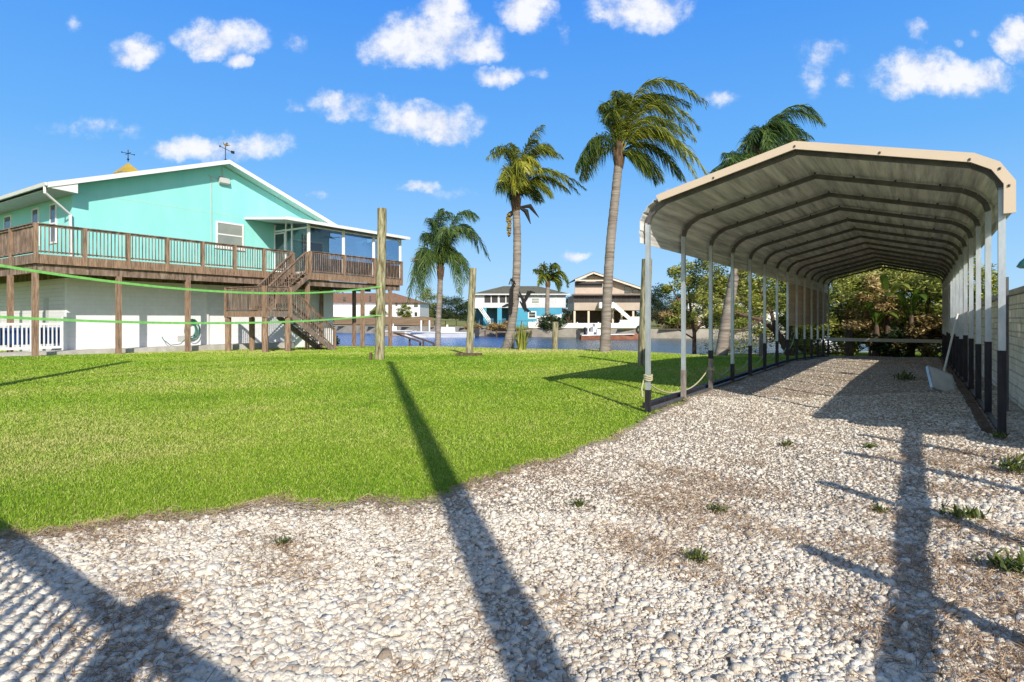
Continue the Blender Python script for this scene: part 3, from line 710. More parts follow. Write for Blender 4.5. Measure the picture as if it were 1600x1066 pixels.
# thicket at the far end of the carport
CF = ((LX, LY, 0), (PX, PY), (AX, AY))
def cw(t, s, z=0):
    x, y = LX+PX*t+AX*s, LY+PY*t+AY*s
    return Vector((x, y, float(H(x, y))+z))
auto_tree('thicket_tree', cw(.3, 25), 5.0, 3.6, 'open olive-leaved tree at the left of the thicket behind the carport', 'tree', 51, 'leaf_green', 34, 230, .11, trunk=.12, tint0=.62, low=.15)
auto_tree('thicket_tree', cw(1.3, 23.6), 4.3, 2.4, 'slender tree with bare orange stems behind the carport back rail', 'tree', 52, 'leaf_orange', 22, 120, .10, trunk=.07, tint0=.6, low=.3, wood='stem_orange')
auto_tree('thicket_tree', cw(3.4, 25.2), 5.6, 4.2, 'tall yellow-green tree at the right of the thicket behind the carport', 'tree', 53, 'leaf_green', 50, 230, .12, trunk=.14, tint0=.66, low=.12)
auto_tree('thicket_tree', cw(4.6, 23.0), 4.6, 3.4, 'dense dark tree in the back right corner beyond the carport', 'tree', 54, 'leaf_green', 34, 220, .12, trunk=.12, tint0=.62, low=.12)
auto_tree('thicket_tree', cw(1.9, 28.5), 6.4, 6.0, 'broad pale green tree rising deepest in the thicket', 'tree', 55, 'leaf_green', 56, 260, .15, trunk=.16, tint0=.72, low=.05)
auto_tree('thicket_shrub', cw(3.5, 22.2), 1.9, 2.6, 'low brown shrub under the trees beside the back right posts', 'shrub', 56, 'leaf_orange', 20, 110, .10, trunk=.05, tint0=.28, low=.05)
auto_tree('thicket_shrub', cw(2.4, 22.6), 1.3, 2.0, 'dark low undergrowth at the middle of the carport back end', 'shrub', 57, 'leaf_dark', 16, 110, .10, trunk=.05, tint0=.3, low=.05)
auto_tree('thicket_shrub', cw(-1.2, 24.5), 2.2, 3.4, 'green bush filling the bank outside the carport back left posts', 'shrub', 59, 'leaf_green', 24, 200, .10, trunk=.05, tint0=.55, low=.05)
auto_tree('thicket_shrub', cw(.6, 26.5), 2.4, 3.4, 'yellow-green bush behind the left part of the carport back rail', 'shrub', 60, 'leaf_green', 24, 200, .10, trunk=.05, tint0=.68, low=.05)
auto_tree('thicket_tree', cw(-2.4, 27), 4.4, 4.5, 'dark leafy tree left of the carport back corner by the canal', 'tree', 58, 'leaf_green', 34, 220, .12, trunk=.14, tint0=.55, low=.15)

def banana(loc, h, n, label, seed, tint0=.5):
    r = np.random.default_rng(seed); loc = Vector(loc); root = empty('banana_plant', loc, label, 'banana plant', 'banana plants behind the carport')
    MB().tube([loc-Vector((0,0,.1)), loc+Vector((.05,0,h*.3)), loc+Vector((.02,0,h*.55))], [.17,.14,.09], 10).build('stem', 'trunk_dark', root, smooth_=True)
    V, F, T = [], [], []
    for i in range(n):
        a = i*2.4+r.uniform(-.3,.3); sp = r.uniform(.25, .95); ln = h*r.uniform(.5,.65)
        dv = Vector((math.cos(a)*sp, math.sin(a)*sp, 0)); p0 = loc+Vector((0,0,h*.5))
        p1 = p0+dv*ln*.45+Vector((0,0,ln*.75)); p2 = p0+dv*ln*1.05+Vector((0,0,ln*(.95-.75*sp)))
        side = dv.cross(Vector((0,0,1))).normalized() if dv.length > .01 else Vector((1,0,0))
        tn = float(np.clip(tint0+.2*r.normal(), 0, 1))
        k0 = len(V)
        for j in range(13):
            t = j/12; q = p0*(1-t)**2+p1*2*t*(1-t)+p2*t*t; w = .17*math.sin(math.pi*min(1, max(.02, (t-.18)/.82)))**.6 if t > .18 else .03
            w *= (1 if j % 3 else .82)
            V += [q-side*w+Vector((0,0,.25*w)), q, q+side*w+Vector((0,0,.25*w))]; T += [tn, min(1, tn+.25), tn]
            if j: k = k0+j*3; F += [(k-3,k-2,k+1,k), (k-2,k-1,k+2,k+1)]
    np_mesh('crown', [tuple(x) for x in V], F, 'leaf_banana', root, tint=T)
banana(cw(2.0, 23.4), 4.0, 9, 'tall bright green banana plant under the ridge at the carport far end', 61, .6)
banana(cw(2.9, 23.2), 3.4, 8, 'darker banana plant right of the bright one', 62, .25)
banana(cw(1.6, 22.9), 2.6, 6, 'short dark banana plant behind the back rail, left of the bright one', 63, .2)

# clump by the palm at the water
r = np.random.default_rng(70); base = g0(812, 30.2); root = empty('grass_clump', base, 'spiky yellow-green clump at the foot of the yellowing palm', 'plant')
V, F, T = [], [], []
for i in range(110):
    a = r.uniform(0, 6.28); ln = r.uniform(.8, 1.75); sp = r.uniform(.1, .55); dv = Vector((math.cos(a)*sp, math.sin(a)*sp, 0)); p0 = base+Vector((r.uniform(-.2,.2)+.1, r.uniform(-.15,.15), 0))
    sd = dv.cross(Vector((0,0,1))).normalized()*.032; tn = float(np.clip(.62+.22*r.normal(), 0, 1)); k0 = len(V)
    for j in range(5):
        t = j/4; q = p0+dv*ln*t**1.4+Vector((0,0,ln*(t-.35*sp*t*t*1.6))); w = 1-t*.85
        V += [q-sd*w, q+sd*w]; T += [tn]*2
        if j: k = k0+2*j; F.append((k-2,k-1,k+1,k))
np_mesh('leaf', [tuple(x) for x in V], F, 'leaf_green', root, tint=T)

# small weeds in the gravel
def weed(px, py, sz, label, seed):
    Y = 1260/(py-497); x = (px-800)/900*Y; z = float(H(x, Y)); Y = (1.4-z)*900/(py-497); x = (px-800)/900*Y
    r = np.random.default_rng(seed); base = Vector((x, Y, float(H(x, Y))+.03)); V, F, T = [], [], []
    for i in range(120):
        a = r.uniform(0, 6.28); ln = sz*r.uniform(.25, .75); el = r.uniform(.1, 1.4); dv = Vector((math.cos(a)*math.cos(el), math.sin(a)*math.cos(el), math.sin(el)*.8))
        p = base+Vector((r.normal()*sz*.3, r.normal()*sz*.3, abs(r.normal())*sz*.18)); sd = dv.cross(Vector((0,0,1))).normalized()*sz*.055; tn = float(np.clip(.5+.22*r.normal(), 0, 1))
        k = len(V); V += [p, p+dv*ln*.5+sd, p+dv*ln, p+dv*ln*.5-sd]; T += [tn]*4; F.append((k,k+1,k+2,k+3))
    o = np_mesh('weed', np.array([tuple(v-base) for v in V]), F, 'weed', tint=T); o.location = base
    tag(o, label, 'weed', 'weeds growing in the gravel')
for i, (px, py, sz, lab) in enumerate([(1505,822,.16,'largest leafy weed, in the gravel right of the long shadow'), (1588,745,.20,'leafy weed at the right edge nearest the carport post'), (1582,905,.15,'leafy weed at the right edge, closest to the camera there'),
        (1088,884,.10,'weed tuft in the gravel below the middle of the drive'), (905,798,.08,'flat weed in the gravel near the centre grass edge'), (1230,702,.10,'pale weed in front of the carport mouth'), (1358,706,.10,'weed just left of the top of the long shadow'),
        (1120,806,.09,'sparse weed between the drive centre and the carport'), (442,858,.07,'tiny weed in the white gravel at left'), (1415,597,.28,'dark weed tuft inside the carport near the leaning panel'), (1560,690,.12,'weed by the front right carport post foot'), (1375,808,.08,'small weed inside the long shadow')]):
    weed(px, py, sz, lab, 80+i)

# ------------------------------------------------------------------ carport
cp = empty('carport', (LX, LY, 0), 'long open metal carport with a tan-trimmed ridged roof over the gravel drive', 'carport')
S1 = 20.3; NF = 14
prof = [(-.07,2.5),(-.07,2.83),(.05,3.03),(.25,3.15),(2,3.59),(3.75,3.15),(3.95,3.03),(4.07,2.83),(4.07,2.5)]
def ribbed(pr, pitch=.23, rib=.016, base=.03):
    out = []
    for (x0,z0),(x1,z1) in zip(pr[:-1], pr[1:]):
        ln = math.hypot(x1-x0, z1-z0); dx, dz = (x1-x0)/ln, (z1-z0)/ln; nx, nz = -dz, dx
        k = max(1, round(ln/pitch)) if ln > .5 else 1
        for i in range(k):
            a, c = i/k*ln, (i+1)/k*ln; m = (a+c)/2
            for (u, h) in [(a, 0), (m-base, 0), (m-base*.45, rib), (m+base*.45, rib), (m+base, 0)]:
                out.append((x0+dx*u+nx*h, z0+dz*u+nz*h))
    out.append(pr[-1]); return out
rp = ribbed(prof)
b = MB(CF); n = len(rp); ss = np.linspace(-.12, S1+.12, 8)
V = [(x, s, z) for s in ss for x, z in rp]; F = [(i*n+k, i*n+k+1, (i+1)*n+k+1, (i+1)*n+k) for i in range(len(ss)-1) for k in range(n-1)]
b.add(V, F); o = b.build('roof_sheet', 'roof_sheet', cp)
sol = o.modifiers.new('solid', 'SOLIDIFY'); sol.thickness = .006
b = MB(CF)          # overlapping seams
for s in (4.6, 9.2, 13.8, 18.4): b.add([(x, s+d, z-.009) for d in (0, .03) for x, z in prof], [(k, k+1, k+1+len(prof), k+len(prof)) for k in range(len(prof)-1)])
b.build('sheet_seam', 'frame_tube', cp)
# tan end trim: folded strip along the front edge, starts past the left bend
def strip(pr, h, s0, s1):
    b = MB(CF); o_ = []
    for i, (x, z) in enumerate(pr):
        p0 = pr[max(i-1,0)]; p1 = pr[min(i+1, len(pr)-1)]; d = Vector((p1[0]-p0[0], p1[1]-p0[1])).normalized(); nn = Vector((-d.y, d.x))
        o_.append(((x+nn.x*.03, z+nn.y*.03), (x-nn.x*(h-.03), z-nn.y*(h-.03))))
    for i in range(len(o_)-1):
        (a0,b0),(a1,b1) = o_[i], o_[i+1]
        b.add([(a0[0],s0,a0[1]),(a1[0],s0,a1[1]),(b1[0],s0,b1[1]),(b0[0],s0,b0[1]),(a0[0],s1,a0[1]),(a1[0],s1,a1[1]),(b1[0],s1,b1[1]),(b0[0],s1,b0[1])],
              [(0,1,2,3),(4,5,6,7),(0,1,5,4),(2,3,7,6)]+([(3,0,4,7)] if i == 0 else [])+([(1,2,6,5)] if i == len(o_)-2 else []))
    return b
strip([(.20,3.13)]+prof[3:], .10, -.15, -.125).build('end_trim', 'tan_trim', cp)
for (x, z) in [(1.0,3.31),(2.0,3.565),(2.9,3.335),(3.72,3.125),(3.97,2.99),(4.045,2.8)]: MB(CF).lathe((x, -.155, z-.012), [(.011,-.011),(.011,.011)], 8).build('trim_screw', 'bolt', cp)
fpts = [(0,0),(0,2.78),(.035,2.9),(.12,3.0),(.26,3.085),(2,3.52),(3.74,3.085),(3.88,3.0),(3.965,2.9),(4,2.78),(4,0)]
frame_s = [.02+i*(S1-.04)/(NF-1) for i in range(NF)]
for i, s in enumerate(frame_s):
    fr = None
    hl, hr = float(H(*cw(0,s)[:2])), float(H(*cw(4,s)[:2]))
    b = MB(CF)
    for (x0,z0),(x1,z1) in zip(fpts[1:-2], fpts[2:-1]): b.bar((x0,s,z0),(x1,s,z1), .062, .062, up=(0,1,0) if False else (0,0,1))
    f = b.build('roof_frame', 'frame_tube', cp)
    if 0 < i < 6:
        for x in np.arange(.5, 3.7, .5):
            z = 3.52-abs(x-2)*.25; MB(CF).box(x-.013, x+.013, s-.045, s-.029, z+.022, z+.05).build('sheet_clip', 'bolt', f)
    for sd, hh in ((0, hl), (4, hr)):
        b = MB(CF); b.box(sd-.031, sd+.031, s-.031, s+.031, hh, 2.80); p_ = b.build('post', 'galvanised', cp)
        b = MB(CF)
        if sd == 0:
            top, mm = {0:(.34,'black_sleeve'), 1:(.52,'worn_sleeve'), 2:(.62,'worn_sleeve'), 3:(.42,'black_sleeve')}.get(i, (.75,'black_sleeve'))
        else: top, mm = .93+.05*math.sin(i*2.1), 'black_sleeve'
        b.box(sd-.036, sd+.036, s-.036, s+.036, hh, hh+top); b.build('post_sleeve', mm, p_)
        if sd == 0 and i == 2:
            MB(CF).box(-.039,.039,s-.039,s+.039,hh+.62,hh+.78).build('post_band', 'black_sleeve', p_)
for sd, mm in ((0,'left'),(4,'right')):
    b = MB(CF)
    for a, c in zip(np.linspace(0, S1, 9)[:-1], np.linspace(0, S1, 9)[1:]):
        b.bar((sd, a, float(H(*cw(sd,a)[:2]))+.035), (sd, c, float(H(*cw(sd,c)[:2]))+.035), .06, .06)
    b.build('base_rail', 'frame_tube', cp)
    b = MB(CF); x = -.075 if sd == 0 else 4.075; s0 = 11.6 if sd == 0 else 13.2
    n_ = 60; vs = []
    for z in (1.15, 2.498):
        for k in range(n_+1): vs.append((x+(.018 if (k % 5) in (1,2) else 0)*(-1 if sd == 0 else 1), s0+(S1+.1-s0)*k/n_, z))
    b.add(vs, [(k, k+1, n_+2+k, n_+1+k) for k in range(n_)]); o = b.build('side_panel', 'side_sheet', cp)
    o.modifiers.new('solid', 'SOLIDIFY').thickness = .005
# timber edging on the left and right
b = MB(CF)
for a, c in zip(np.linspace(.3, S1, 11)[:-1], np.linspace(.3, S1, 11)[1:]): b.bar((-.16, a+.02, float(H(*cw(-.16,a)[:2]))+.03), (-.16, c, float(H(*cw(-.16,c)[:2]))+.03), .1, .13)
b.thing('ground_edging', 'black_sleeve', cw(-.16,.3), 'dark timber edging on the lawn side of the carport posts', 'edging')
b = MB(CF)
for a, c in zip(np.linspace(.0, 19, 9)[:-1], np.linspace(.0, 19, 9)[1:]): b.bar((3.88, a+.03, float(H(*cw(3.88,a)[:2]))+.03), (3.88, c, float(H(*cw(3.88,c)[:2]))+.03), .09, .10)
b.thing('ground_edging', 'trunk_dark', cw(3.82,0), 'weathered timber edging along the right carport posts', 'edging')

# swagged rope between the left posts
def swag(b, p, q, sag, r=.009, n=12):
    p, q = Vector(p), Vector(q); b.tube([p.lerp(q, i/n)-Vector((0,0,sag*4*(i/n)*(1-i/n))) for i in range(n+1)], r, 6)
b = MB()
P1 = cw(-.05, frame_s[0]-.03, .50); P3 = cw(-.05, frame_s[2], .42); M2 = cw(-.05, frame_s[1], .16)
swag(b, P1, M2, .10, .012); swag(b, M2, P3, .10, .012)
for k in range(3): b.tube([cw(.06*math.cos(a), frame_s[0]+.06*math.sin(a), .49+k*.03+.01*math.sin(a*2)) for a in np.linspace(0, 6.3, 13)], .012, 5)
for k in range(2): b.tube([cw(.055*math.cos(a), frame_s[2]+.055*math.sin(a), .41+k*.03) for a in np.linspace(0, 6.3, 13)], .012, 5)
b.tube([P1, cw(-.07,-.05,.36), cw(-.05,-.06,.24)], .013, 5)
b.thing('rope', 'pale_rope', P1, 'pale yellow rope sagging between the first three left carport posts', 'rope')
b = MB(); prevp = cw(.05, frame_s[2], .42)
for i in range(3, 9):
    q = cw(-.045, frame_s[i], {3:.36,4:.40,5:.42,6:.44,7:.5,8:.95}[i]); swag(b, prevp, q, .14 if i < 8 else .22, .011); prevp = q
b.thing('rope', 'rope_green_pale', cw(0, frame_s[3], .3), 'grey-green rope looping from the third carport post to the back left', 'rope')

# back rail
z0 = .72
MB(CF).box(-.1, 4.1, S1+.09, S1+.15, float(H(*cw(2,S1)[:2]))+z0-.07, float(H(*cw(2,S1)[:2]))+z0+.07).thing('barrier_rail', 'white_pole', cw(0, S1+.1, z0), 'pale horizontal rail across the far end of the carport', 'rail')
# leaning pole and grey panel
pb = cw(3.56, 4.7, .02); tp = pb+Vector((.40,.10,1.36))
MB().tube([pb, tp], .016, 8).thing('white_pole', 'white_pole', pb, 'thin white pole leaning on the right carport posts', 'pole', smooth_=True)
root = empty('grey_panel', cw(3.55, 4.0), 'flat grey framed panel propped against the right carport posts', 'panel')
c0 = cw(3.45,4.25,.10); ex = Vector((.43,.02,-.16)); ez = Vector((.10,.26,.34)); nn = ex.cross(ez).normalized()*.02
vs = [c0, c0+ex, c0+ex+ez, c0+ez]
MB().add([tuple(v-nn) for v in vs]+[tuple(v+nn) for v in vs], [(0,1,2,3),(4,5,6,7),(0,1,5,4),(1,2,6,5),(2,3,7,6),(3,0,4,7)]).build('sheet', 'grey_panel', root)
b = MB()
for p_, q_ in zip(vs, vs[1:]+vs[:1]): b.bar(p_, q_, .03, .05, up=nn)
b.build('panel_frame', 'galvanised', root)

# block wall on the right
root = empty('block_wall', cw(4.45, -1.2), 'cream concrete block wall along the right side of the carport', 'wall')
b = MB(CF); rr = random.Random(5); holes = {(15,4),(17,7),(20,5),(23,3),(26,7),(29,4),(12,6),(33,6),(37,4),(41,7),(45,5),(9,5),(18,3)}  # holes: gaps added between blocks to let spots of sunlight through
for row in range(8):
    z = row*.205-.02
    for k in range(64):
        s = -1.2+k*.405+(.2 if row % 2 else 0)
        h = float(H(*cw(4.45, s)[:2])); j = rr.uniform(-.008,.008)
        if (k, row) in holes: b.box(4.42+j, 4.62, s+.12, s+.4, z+h, z+.2+h)
        else: b.box(4.42+j, 4.62, s, s+.4, z+h, z+.2+h)
b.build('block', 'wall_block', root, bevel=.012)
b = MB(CF)
for k in range(42):
    s = -1.2+k*.61; h = float(H(*cw(4.45, s)[:2])); b.box(4.39, 4.65, s, s+.6, h+1.623, h+1.71)
b.build('coping', 'concrete', root, bevel=.015)
MB(CF).box(4.22,4.25,2.05,2.08,.1,1.95).thing('steel_stake', 'frame_tube', cw(4.4,2.05), 'thin rusty steel stake standing between carport and block wall', 'stake')
p = pt(1600,455,10.4); root = empty('garden_lantern', (p.x+.05,p.y,.12), 'dark teal lantern on a post beyond the block wall', 'lantern')
MB().tube([(p.x+.05,p.y,.12),(p.x+.05,p.y,2.3)], .03, 8).build('pole', 'teal_lamp', root)
MB().lathe((p.x+.05,p.y,2.3), [(.10,0),(.15,.03),(.10,.12),(.04,.18),(.015,.28)], 12).build('lamp_cap', 'teal_lamp', root, smooth_=True)

# ------------------------------------------------------------------ wooden poles and green ropes
def pole(px, py, tx, ty, Y, r, label, name='wooden_pole', cat='pole', group='rough wooden poles standing on the lawn', mm='piling_wood'):
    bx = (px-800)/900*Y; bz = float(H(bx, Y)) if is_shore(bx, Y) else -1.5; t = pt(tx, ty, Y)
    p0 = Vector((bx, Y, bz-.2)); rnd = random.Random(int(px)); N = 14; n = 16
    b = MB(); pts = [p0.lerp(t, i/N)+Vector((rnd.uniform(-1,1)*.006, 0, 0)) for i in range(N+1)]
    b.tube(pts, [r*(1.04-.10*i/N)*rnd.uniform(.985,1.015) for i in range(N+1)], n)
    return b.thing(name, mm, (bx, Y, bz), label, cat, group, smooth_=True)
pole(593,563,597,326,19.9,.165,'tallest rough wooden pole, on the lawn in front of the porch')
pole(733,556,739,419,23.4,.145,'shorter leaning wooden pole on the lawn with a dark plank at its foot')
pole(1004,572,1011,405,16.9,.16,'thick wooden pole on the lawn close behind the front left carport post')
pole(866,544,868,503,31.6,.17,'short stubby piling at the canal edge between two palms', 'mooring_piling', 'piling', 'mooring pilings')
pole(1192,560,1192,521,25.4,.16,'short grey piling behind the left carport posts by the shoreline tree', 'mooring_piling', 'piling', 'mooring pilings', 'grey_wood')
pole(1327,560,1327,515,26.2,.17,'dark piling beyond the carport back rail', 'mooring_piling', 'piling', 'mooring pilings', 'trunk_dark')
x, y = pt(734,560,22.9)[:2]
MB().bar((x-.55,y-.1,float(H(x,y))+.07),(x+.5,y,float(H(x,y))+.06),.16,.10).thing('timber_plank', 'trunk_dark', (x,y,float(H(x,y))), 'dark plank lying in the grass at the foot of the leaning pole', 'plank', bevel=.01)
MB().box(-4.86,-4.78,19.6,19.7,-.05,.22).thing('wooden_stake', 'trunk_dark', (-4.82,19.65,0), 'tiny dark stake beside the foot of the tallest pole', 'stake')
pole(-150,604,-150,120,9.5,.16,'wooden pole left of the view that carries the green ropes')
PL = Vector((-10.0, 9.5, 0)); P1_ = Vector((-4.6, 19.75, 0))
def ribbon(z0, z1, zq, label):
    b = MB(); N = 30; a = PL+Vector((.1,0,z0)); c = P1_+Vector((-.1,0,z1)); m = (a+c)*.5; sag = zq
    pts = []
    for i in range(N+1):
        t = i/N; pts.append(a.lerp(c, t)-Vector((0,0,sag*4*t*(1-t))))
    for p, q in zip(pts[:-1], pts[1:]): b.bar(p, q, .012, .05)
    b.tube([P1_+Vector((.19*math.cos(k), .15+.19*math.sin(k), z1)) for k in np.linspace(0,6.3,17)], .02, 5)
    b.thing('green_rope', 'green_rope', (PL.x, PL.y, 0), label, 'rope', 'green ropes strung between the poles')
ribbon(2.52, 2.45, .42, 'upper bright green rope strung from the tallest pole out past the left')
ribbon(1.50, 1.48, .22, 'lower bright green rope strung from the tallest pole out past the left')

# things behind the camera that cast the long shadows
DXY = Vector((-.24, .971)); TE = .577
def back(x, y, d): return (x-DXY.x*d, y-DXY.y*d)
ux, uy = back(.1, 2.21, 5.6); b = MB(); b.tube([(ux,uy,-.5),(ux,uy,4),(ux,uy,12.9)], [.15,.13,.105], 14)
b.thing('utility_pole', 'grey_wood', (ux,uy,0), 'tall round utility pole standing behind the camera', 'pole', smooth_=True)
root = empty('picket_fence', cw(0,0), 'tall wooden picket fence with a broad gate post at the near left', 'fence')
f0 = Vector(back(-1.02, 2.2, 3.12)); fd = Vector((PX, PY)); FW = ((f0.x, f0.y, 0), (PX, PY), (-PY, PX))
b = MB(FW)
for k in range(64):
    x = .97-k*.125
    if -.92 < x < -.63: continue
    b.box(x, x+.045, -.004, .004, .06, 1.69)
b.build('picket', 'grey_wood', root)
MB(FW).box(-6, 1.0, -.02, .02, 1.69, 1.80).build('top_rail', 'grey_wood', root)
MB(FW).box(-6, 1.0, -.02, .02, .2, .28).build('bottom_rail', 'grey_wood', root)
MB(FW).box(-.87, -.67, -.06, .06, 0, 1.90).build('post', 'grey_wood', root)
root = empty('rail_fence', cw(4.5,-6), 'low rail fence with rough posts beyond the block wall end', 'fence')
MB(CF).bar((4.52,-11,1.06),(4.5,-1.25,1.10), .05, .085).build('rail', 'grey_wood', root)
for k, s in enumerate([-2.0,-3.2,-4.6,-5.9]):
    MB(CF).bar((4.5+.05*(k%2), s, 0),(4.5+.08*(k%3-1), s+.05, 1.36+.10*((k*7)%3)), .07, .07).build('post', 'grey_wood', root)

# ------------------------------------------------------------------ turquoise house
W0 = (-19.1, 24.7, 0)
HF_ = (W0, HU, HV)
def hw(a, b_, z=0):
    return Vector((W0[0]+a*HU[0]+b_*HV[0], W0[1]+a*HU[1]+b_*HV[1], z))
def hg(a, b_):
    p = hw(a, b_); return float(H(p.x, p.y))
hs = empty('turquoise_house', W0, 'turquoise gabled stilt house with white lower storey and wraparound deck', 'house')
RA, RZ, SL = 6.87, 9.65, .348
LE, RE = -.88, 14.62
zr = lambda a: RZ-SL*abs(a-RA)
M = lambda: MB(HF_)
b = M(); b.prism([(0.2,3.5),(13.9,3.5),(13.9,zr(13.9)-.17),(RA,RZ-.17),(.2,zr(.2)-.17)], 0, .2); b.build('gable_wall', 'teal_paint', hs)
M().box(.2,.4,.2,13,3.5,zr(.4)-.2).build('side_wall', 'teal_paint', hs)
M().box(13.7,13.9,.2,13,3.5,zr(13.7)-.2).build('side_wall', 'teal_paint', hs)
M().prism([(0.4,3.5),(13.7,3.5),(13.7,zr(13.7)-.2),(RA,RZ-.2),(.4,zr(.4)-.2)], 12.8, 13).build('back_wall', 'teal_paint', hs)
for e, nm in ((LE, 'l'), (RE, 'r')):
    b = M(); b.prism([(e, zr(e)), (RA, RZ), (RA, RZ-.07), (e, zr(e)-.07)], -.7, 13.6); b.build('roof', 'white_roof', hs)
    b = M(); b.prism([(e+(.10 if e < 0 else -.10), zr(e)-.10), (RA, RZ-.15), (RA, RZ-.075), (e+(.10 if e < 0 else -.10), zr(e)-.03-.045)], -.56, -.002); b.build('soffit', 'teal_soffit', hs)
    b = M(); b.prism([(e, zr(e)+.012), (RA, RZ+.012), (RA, RZ-.20), (e, zr(e)-.20)], -.74, -.705); b.build('fascia', 'white_paint', hs)
# returned eave box at the left corner
b = M(); b.prism([(LE,zr(LE)-.075),(.16,zr(.16)-.075),(.16,zr(LE)-.26),(LE,zr(LE)-.20)], -.70, -.56); b.build('eave_return', 'white_paint', hs)
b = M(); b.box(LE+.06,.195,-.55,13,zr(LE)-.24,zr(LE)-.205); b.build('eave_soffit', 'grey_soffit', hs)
b = M(); b.prism([(LE-.13,zr(LE)-.01),(LE-.02,zr(LE)-.01),(LE-.02,zr(LE)-.14),(LE-.09,zr(LE)-.14)], -.72, 13.5); b.build('gutter', 'white_paint', hs)
b = M(); b.bar((LE-.05,-.5,zr(LE)-.14),(LE-.02,-.45,zr(LE)-.42),.09,.07); b.bar((LE-.02,-.45,zr(LE)-.40),(.10,-.09,zr(LE)-1.12),.09,.07); b.bar((.10,-.09,zr(LE)-1.09),(.12,-.09,3.95),.1,.08); b.build('downspout', 'white_paint', hs)
M().box(6.0,6.13,-.09,-.005,0,3.1).build('downspout', 'white_paint', hs)
M().box(.2,8.0,-.006,-.001,6.86,6.885).build('wall_seam', 'teal_soffit', hs)
def window(par, mk, x0, x1, z0, z1, y, glass='glass_dark', fw=.09, mid=True, side=False, out=-1):
    def bx(b_, a0,a1,d0,d1,c0,c1):
        if side: return b_.box(d0,d1,a0,a1,c0,c1)
        return b_.box(a0,a1,d0,d1,c0,c1)
    d0, d1 = (y+out*.05, y) if out < 0 else (y, y+out*.05)
    b = mk(); bx(b,x0,x0+fw,d0,d1,z0,z1); bx(b,x1-fw,x1,d0,d1,z0,z1); bx(b,x0+fw,x1-fw,d0,d1,z1-fw,z1); bx(b,x0+fw,x1-fw,d0,d1,z0,z0+fw)
    if mid: zm = (z0+z1)/2; bx(b,x0+fw,x1-fw,d0+.005,d1,zm-.035,zm+.035)
    w = b.build('window', 'white_paint', par)
    g = mk(); bx(g,x0+fw*.9,x1-fw*.9,(d0+d1)/2-.004,(d0+d1)/2+.004,z0+fw*.9,z1-fw*.9); g.build('pane', glass, w)
    return w
w = window(hs, M, 6.55, 8.1, 5.15, 6.5, 0, 'glass_blind')
M().box(6.48,8.17,-.09,0,5.06,5.15).build('sill', 'white_paint', w)
for b0, b1 in ((1.6,2.3),(3.6,4.4),(7.1,8.1)): window(hs, M, b0, b1, 4.75, 6.55, .2, 'glass_blue', .08, True, True)
# floodlight with its wires
p_ = M().box(6.72,7.05,-.05,0,8.55,8.85).build('floodlight', 'black_metal', hs)
M().add([(6.66,-.09,8.45),(7.2,-.09,8.45),(7.2,-.25,8.52),(6.66,-.25,8.52),(6.66,-.09,8.78),(7.2,-.09,8.78),(7.2,-.18,8.80),(6.66,-.18,8.80)], [(0,3,2,1),(4,5,6,7),(0,1,5,4),(1,2,6,5),(2,3,7,6),(3,0,4,7)]).build('lamp_face', 'grey_soffit', p_)
b = M(); b.bar((6.9,-.02,8.85),(6.9,-.02,9.42),.03,.03); b.bar((6.9,-.02,8.7),(6.15,-.02,8.78),.025,.025); b.bar((6.3,-.02,8.78),(6.32,-.02,5.3),.03,.03); b.build('cable', 'grey_soffit', hs)
# lower storey
for a0, a1 in ((0,14.2),):
    b = M(); b.box(a0,a1,0,.2,-.5,3.12); b.build('lower_wall', 'white_block', hs)
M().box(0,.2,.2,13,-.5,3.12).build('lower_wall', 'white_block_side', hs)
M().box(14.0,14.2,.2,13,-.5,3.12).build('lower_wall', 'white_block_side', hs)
M().box(0.05,14.1,.05,12.9,3.122,3.498).build('floor_slab', 'weathered_wood', hs)
M().box(-.006,-.001,1.9,2.5,.9,2.3).build('lower_vent', 'grey_soffit', hs)
for a in (4.6, 9.2): M().box(a,a+.4,-.012,-.002,.45+hg(a,0),.75+hg(a,0)).build('foundation_vent', 'grey_soffit', hs)
window(hs, M, .2+2.6, 3.9, 1.0, 2.2, 0, 'glass_dark', .06) if False else None
# cupola and weathervanes
cu = M(); cu.box(RA-.5,RA+.5,9.9,10.9,9.2,10.42); cu = cu.build('cupola', 'white_paint', hs)
b = M(); z = 10.42; e = .64; b.add([(RA-e,10.4-e,z),(RA+e,10.4-e,z),(RA+e,10.4+e,z),(RA-e,10.4+e,z),(RA,10.4,11.15)], [(0,1,2,3),(0,1,4),(1,2,4),(2,3,4),(3,0,4)]); b.build('cupola_roof', 'yellow_roof', cu)
b = M(); b.tube([(RA,10.4,11.2),(RA,10.4,11.95)], .025, 6); b.lathe((RA,10.4,11.35), [(.02,-.08),(.08,0),(.02,.08)], 8); b.bar((RA-.35,10.4,11.72),(RA+.35,10.4,11.72),.03,.03); b.bar((RA,10.05,11.72),(RA,10.75,11.72),.03,.03)
b.lathe((RA+.35,10.4,11.72),[(.01,-.05),(.05,0),(.01,.05)],6); b.lathe((RA-.35,10.4,11.72),[(.01,-.05),(.05,0),(.01,.05)],6); b.build('weathervane', 'black_metal', cu)
vp = (RA+.15, -.1)
b = M(); b.tube([(vp[0],vp[1],9.6),(vp[0],vp[1],10.52)], .022, 6); b.lathe((vp[0],vp[1],9.78),[(.02,-.07),(.06,0),(.02,.07)],8)
b.bar((vp[0]-.36,vp[1]-.1,10.40),(vp[0]+.42,vp[1]+.1,10.31),.022,.022)
b.box(vp[0]+.36,vp[0]+.55,vp[1]+.07,vp[1]+.095,10.23,10.38); b.lathe((vp[0]-.36,vp[1]-.1,10.40),[(.01,-.06),(.05,0),(.01,.06)],6)
v = b.build('weathervane', 'black_metal', hs)
b = M(); x, y, z = vp[0], vp[1], 10.5
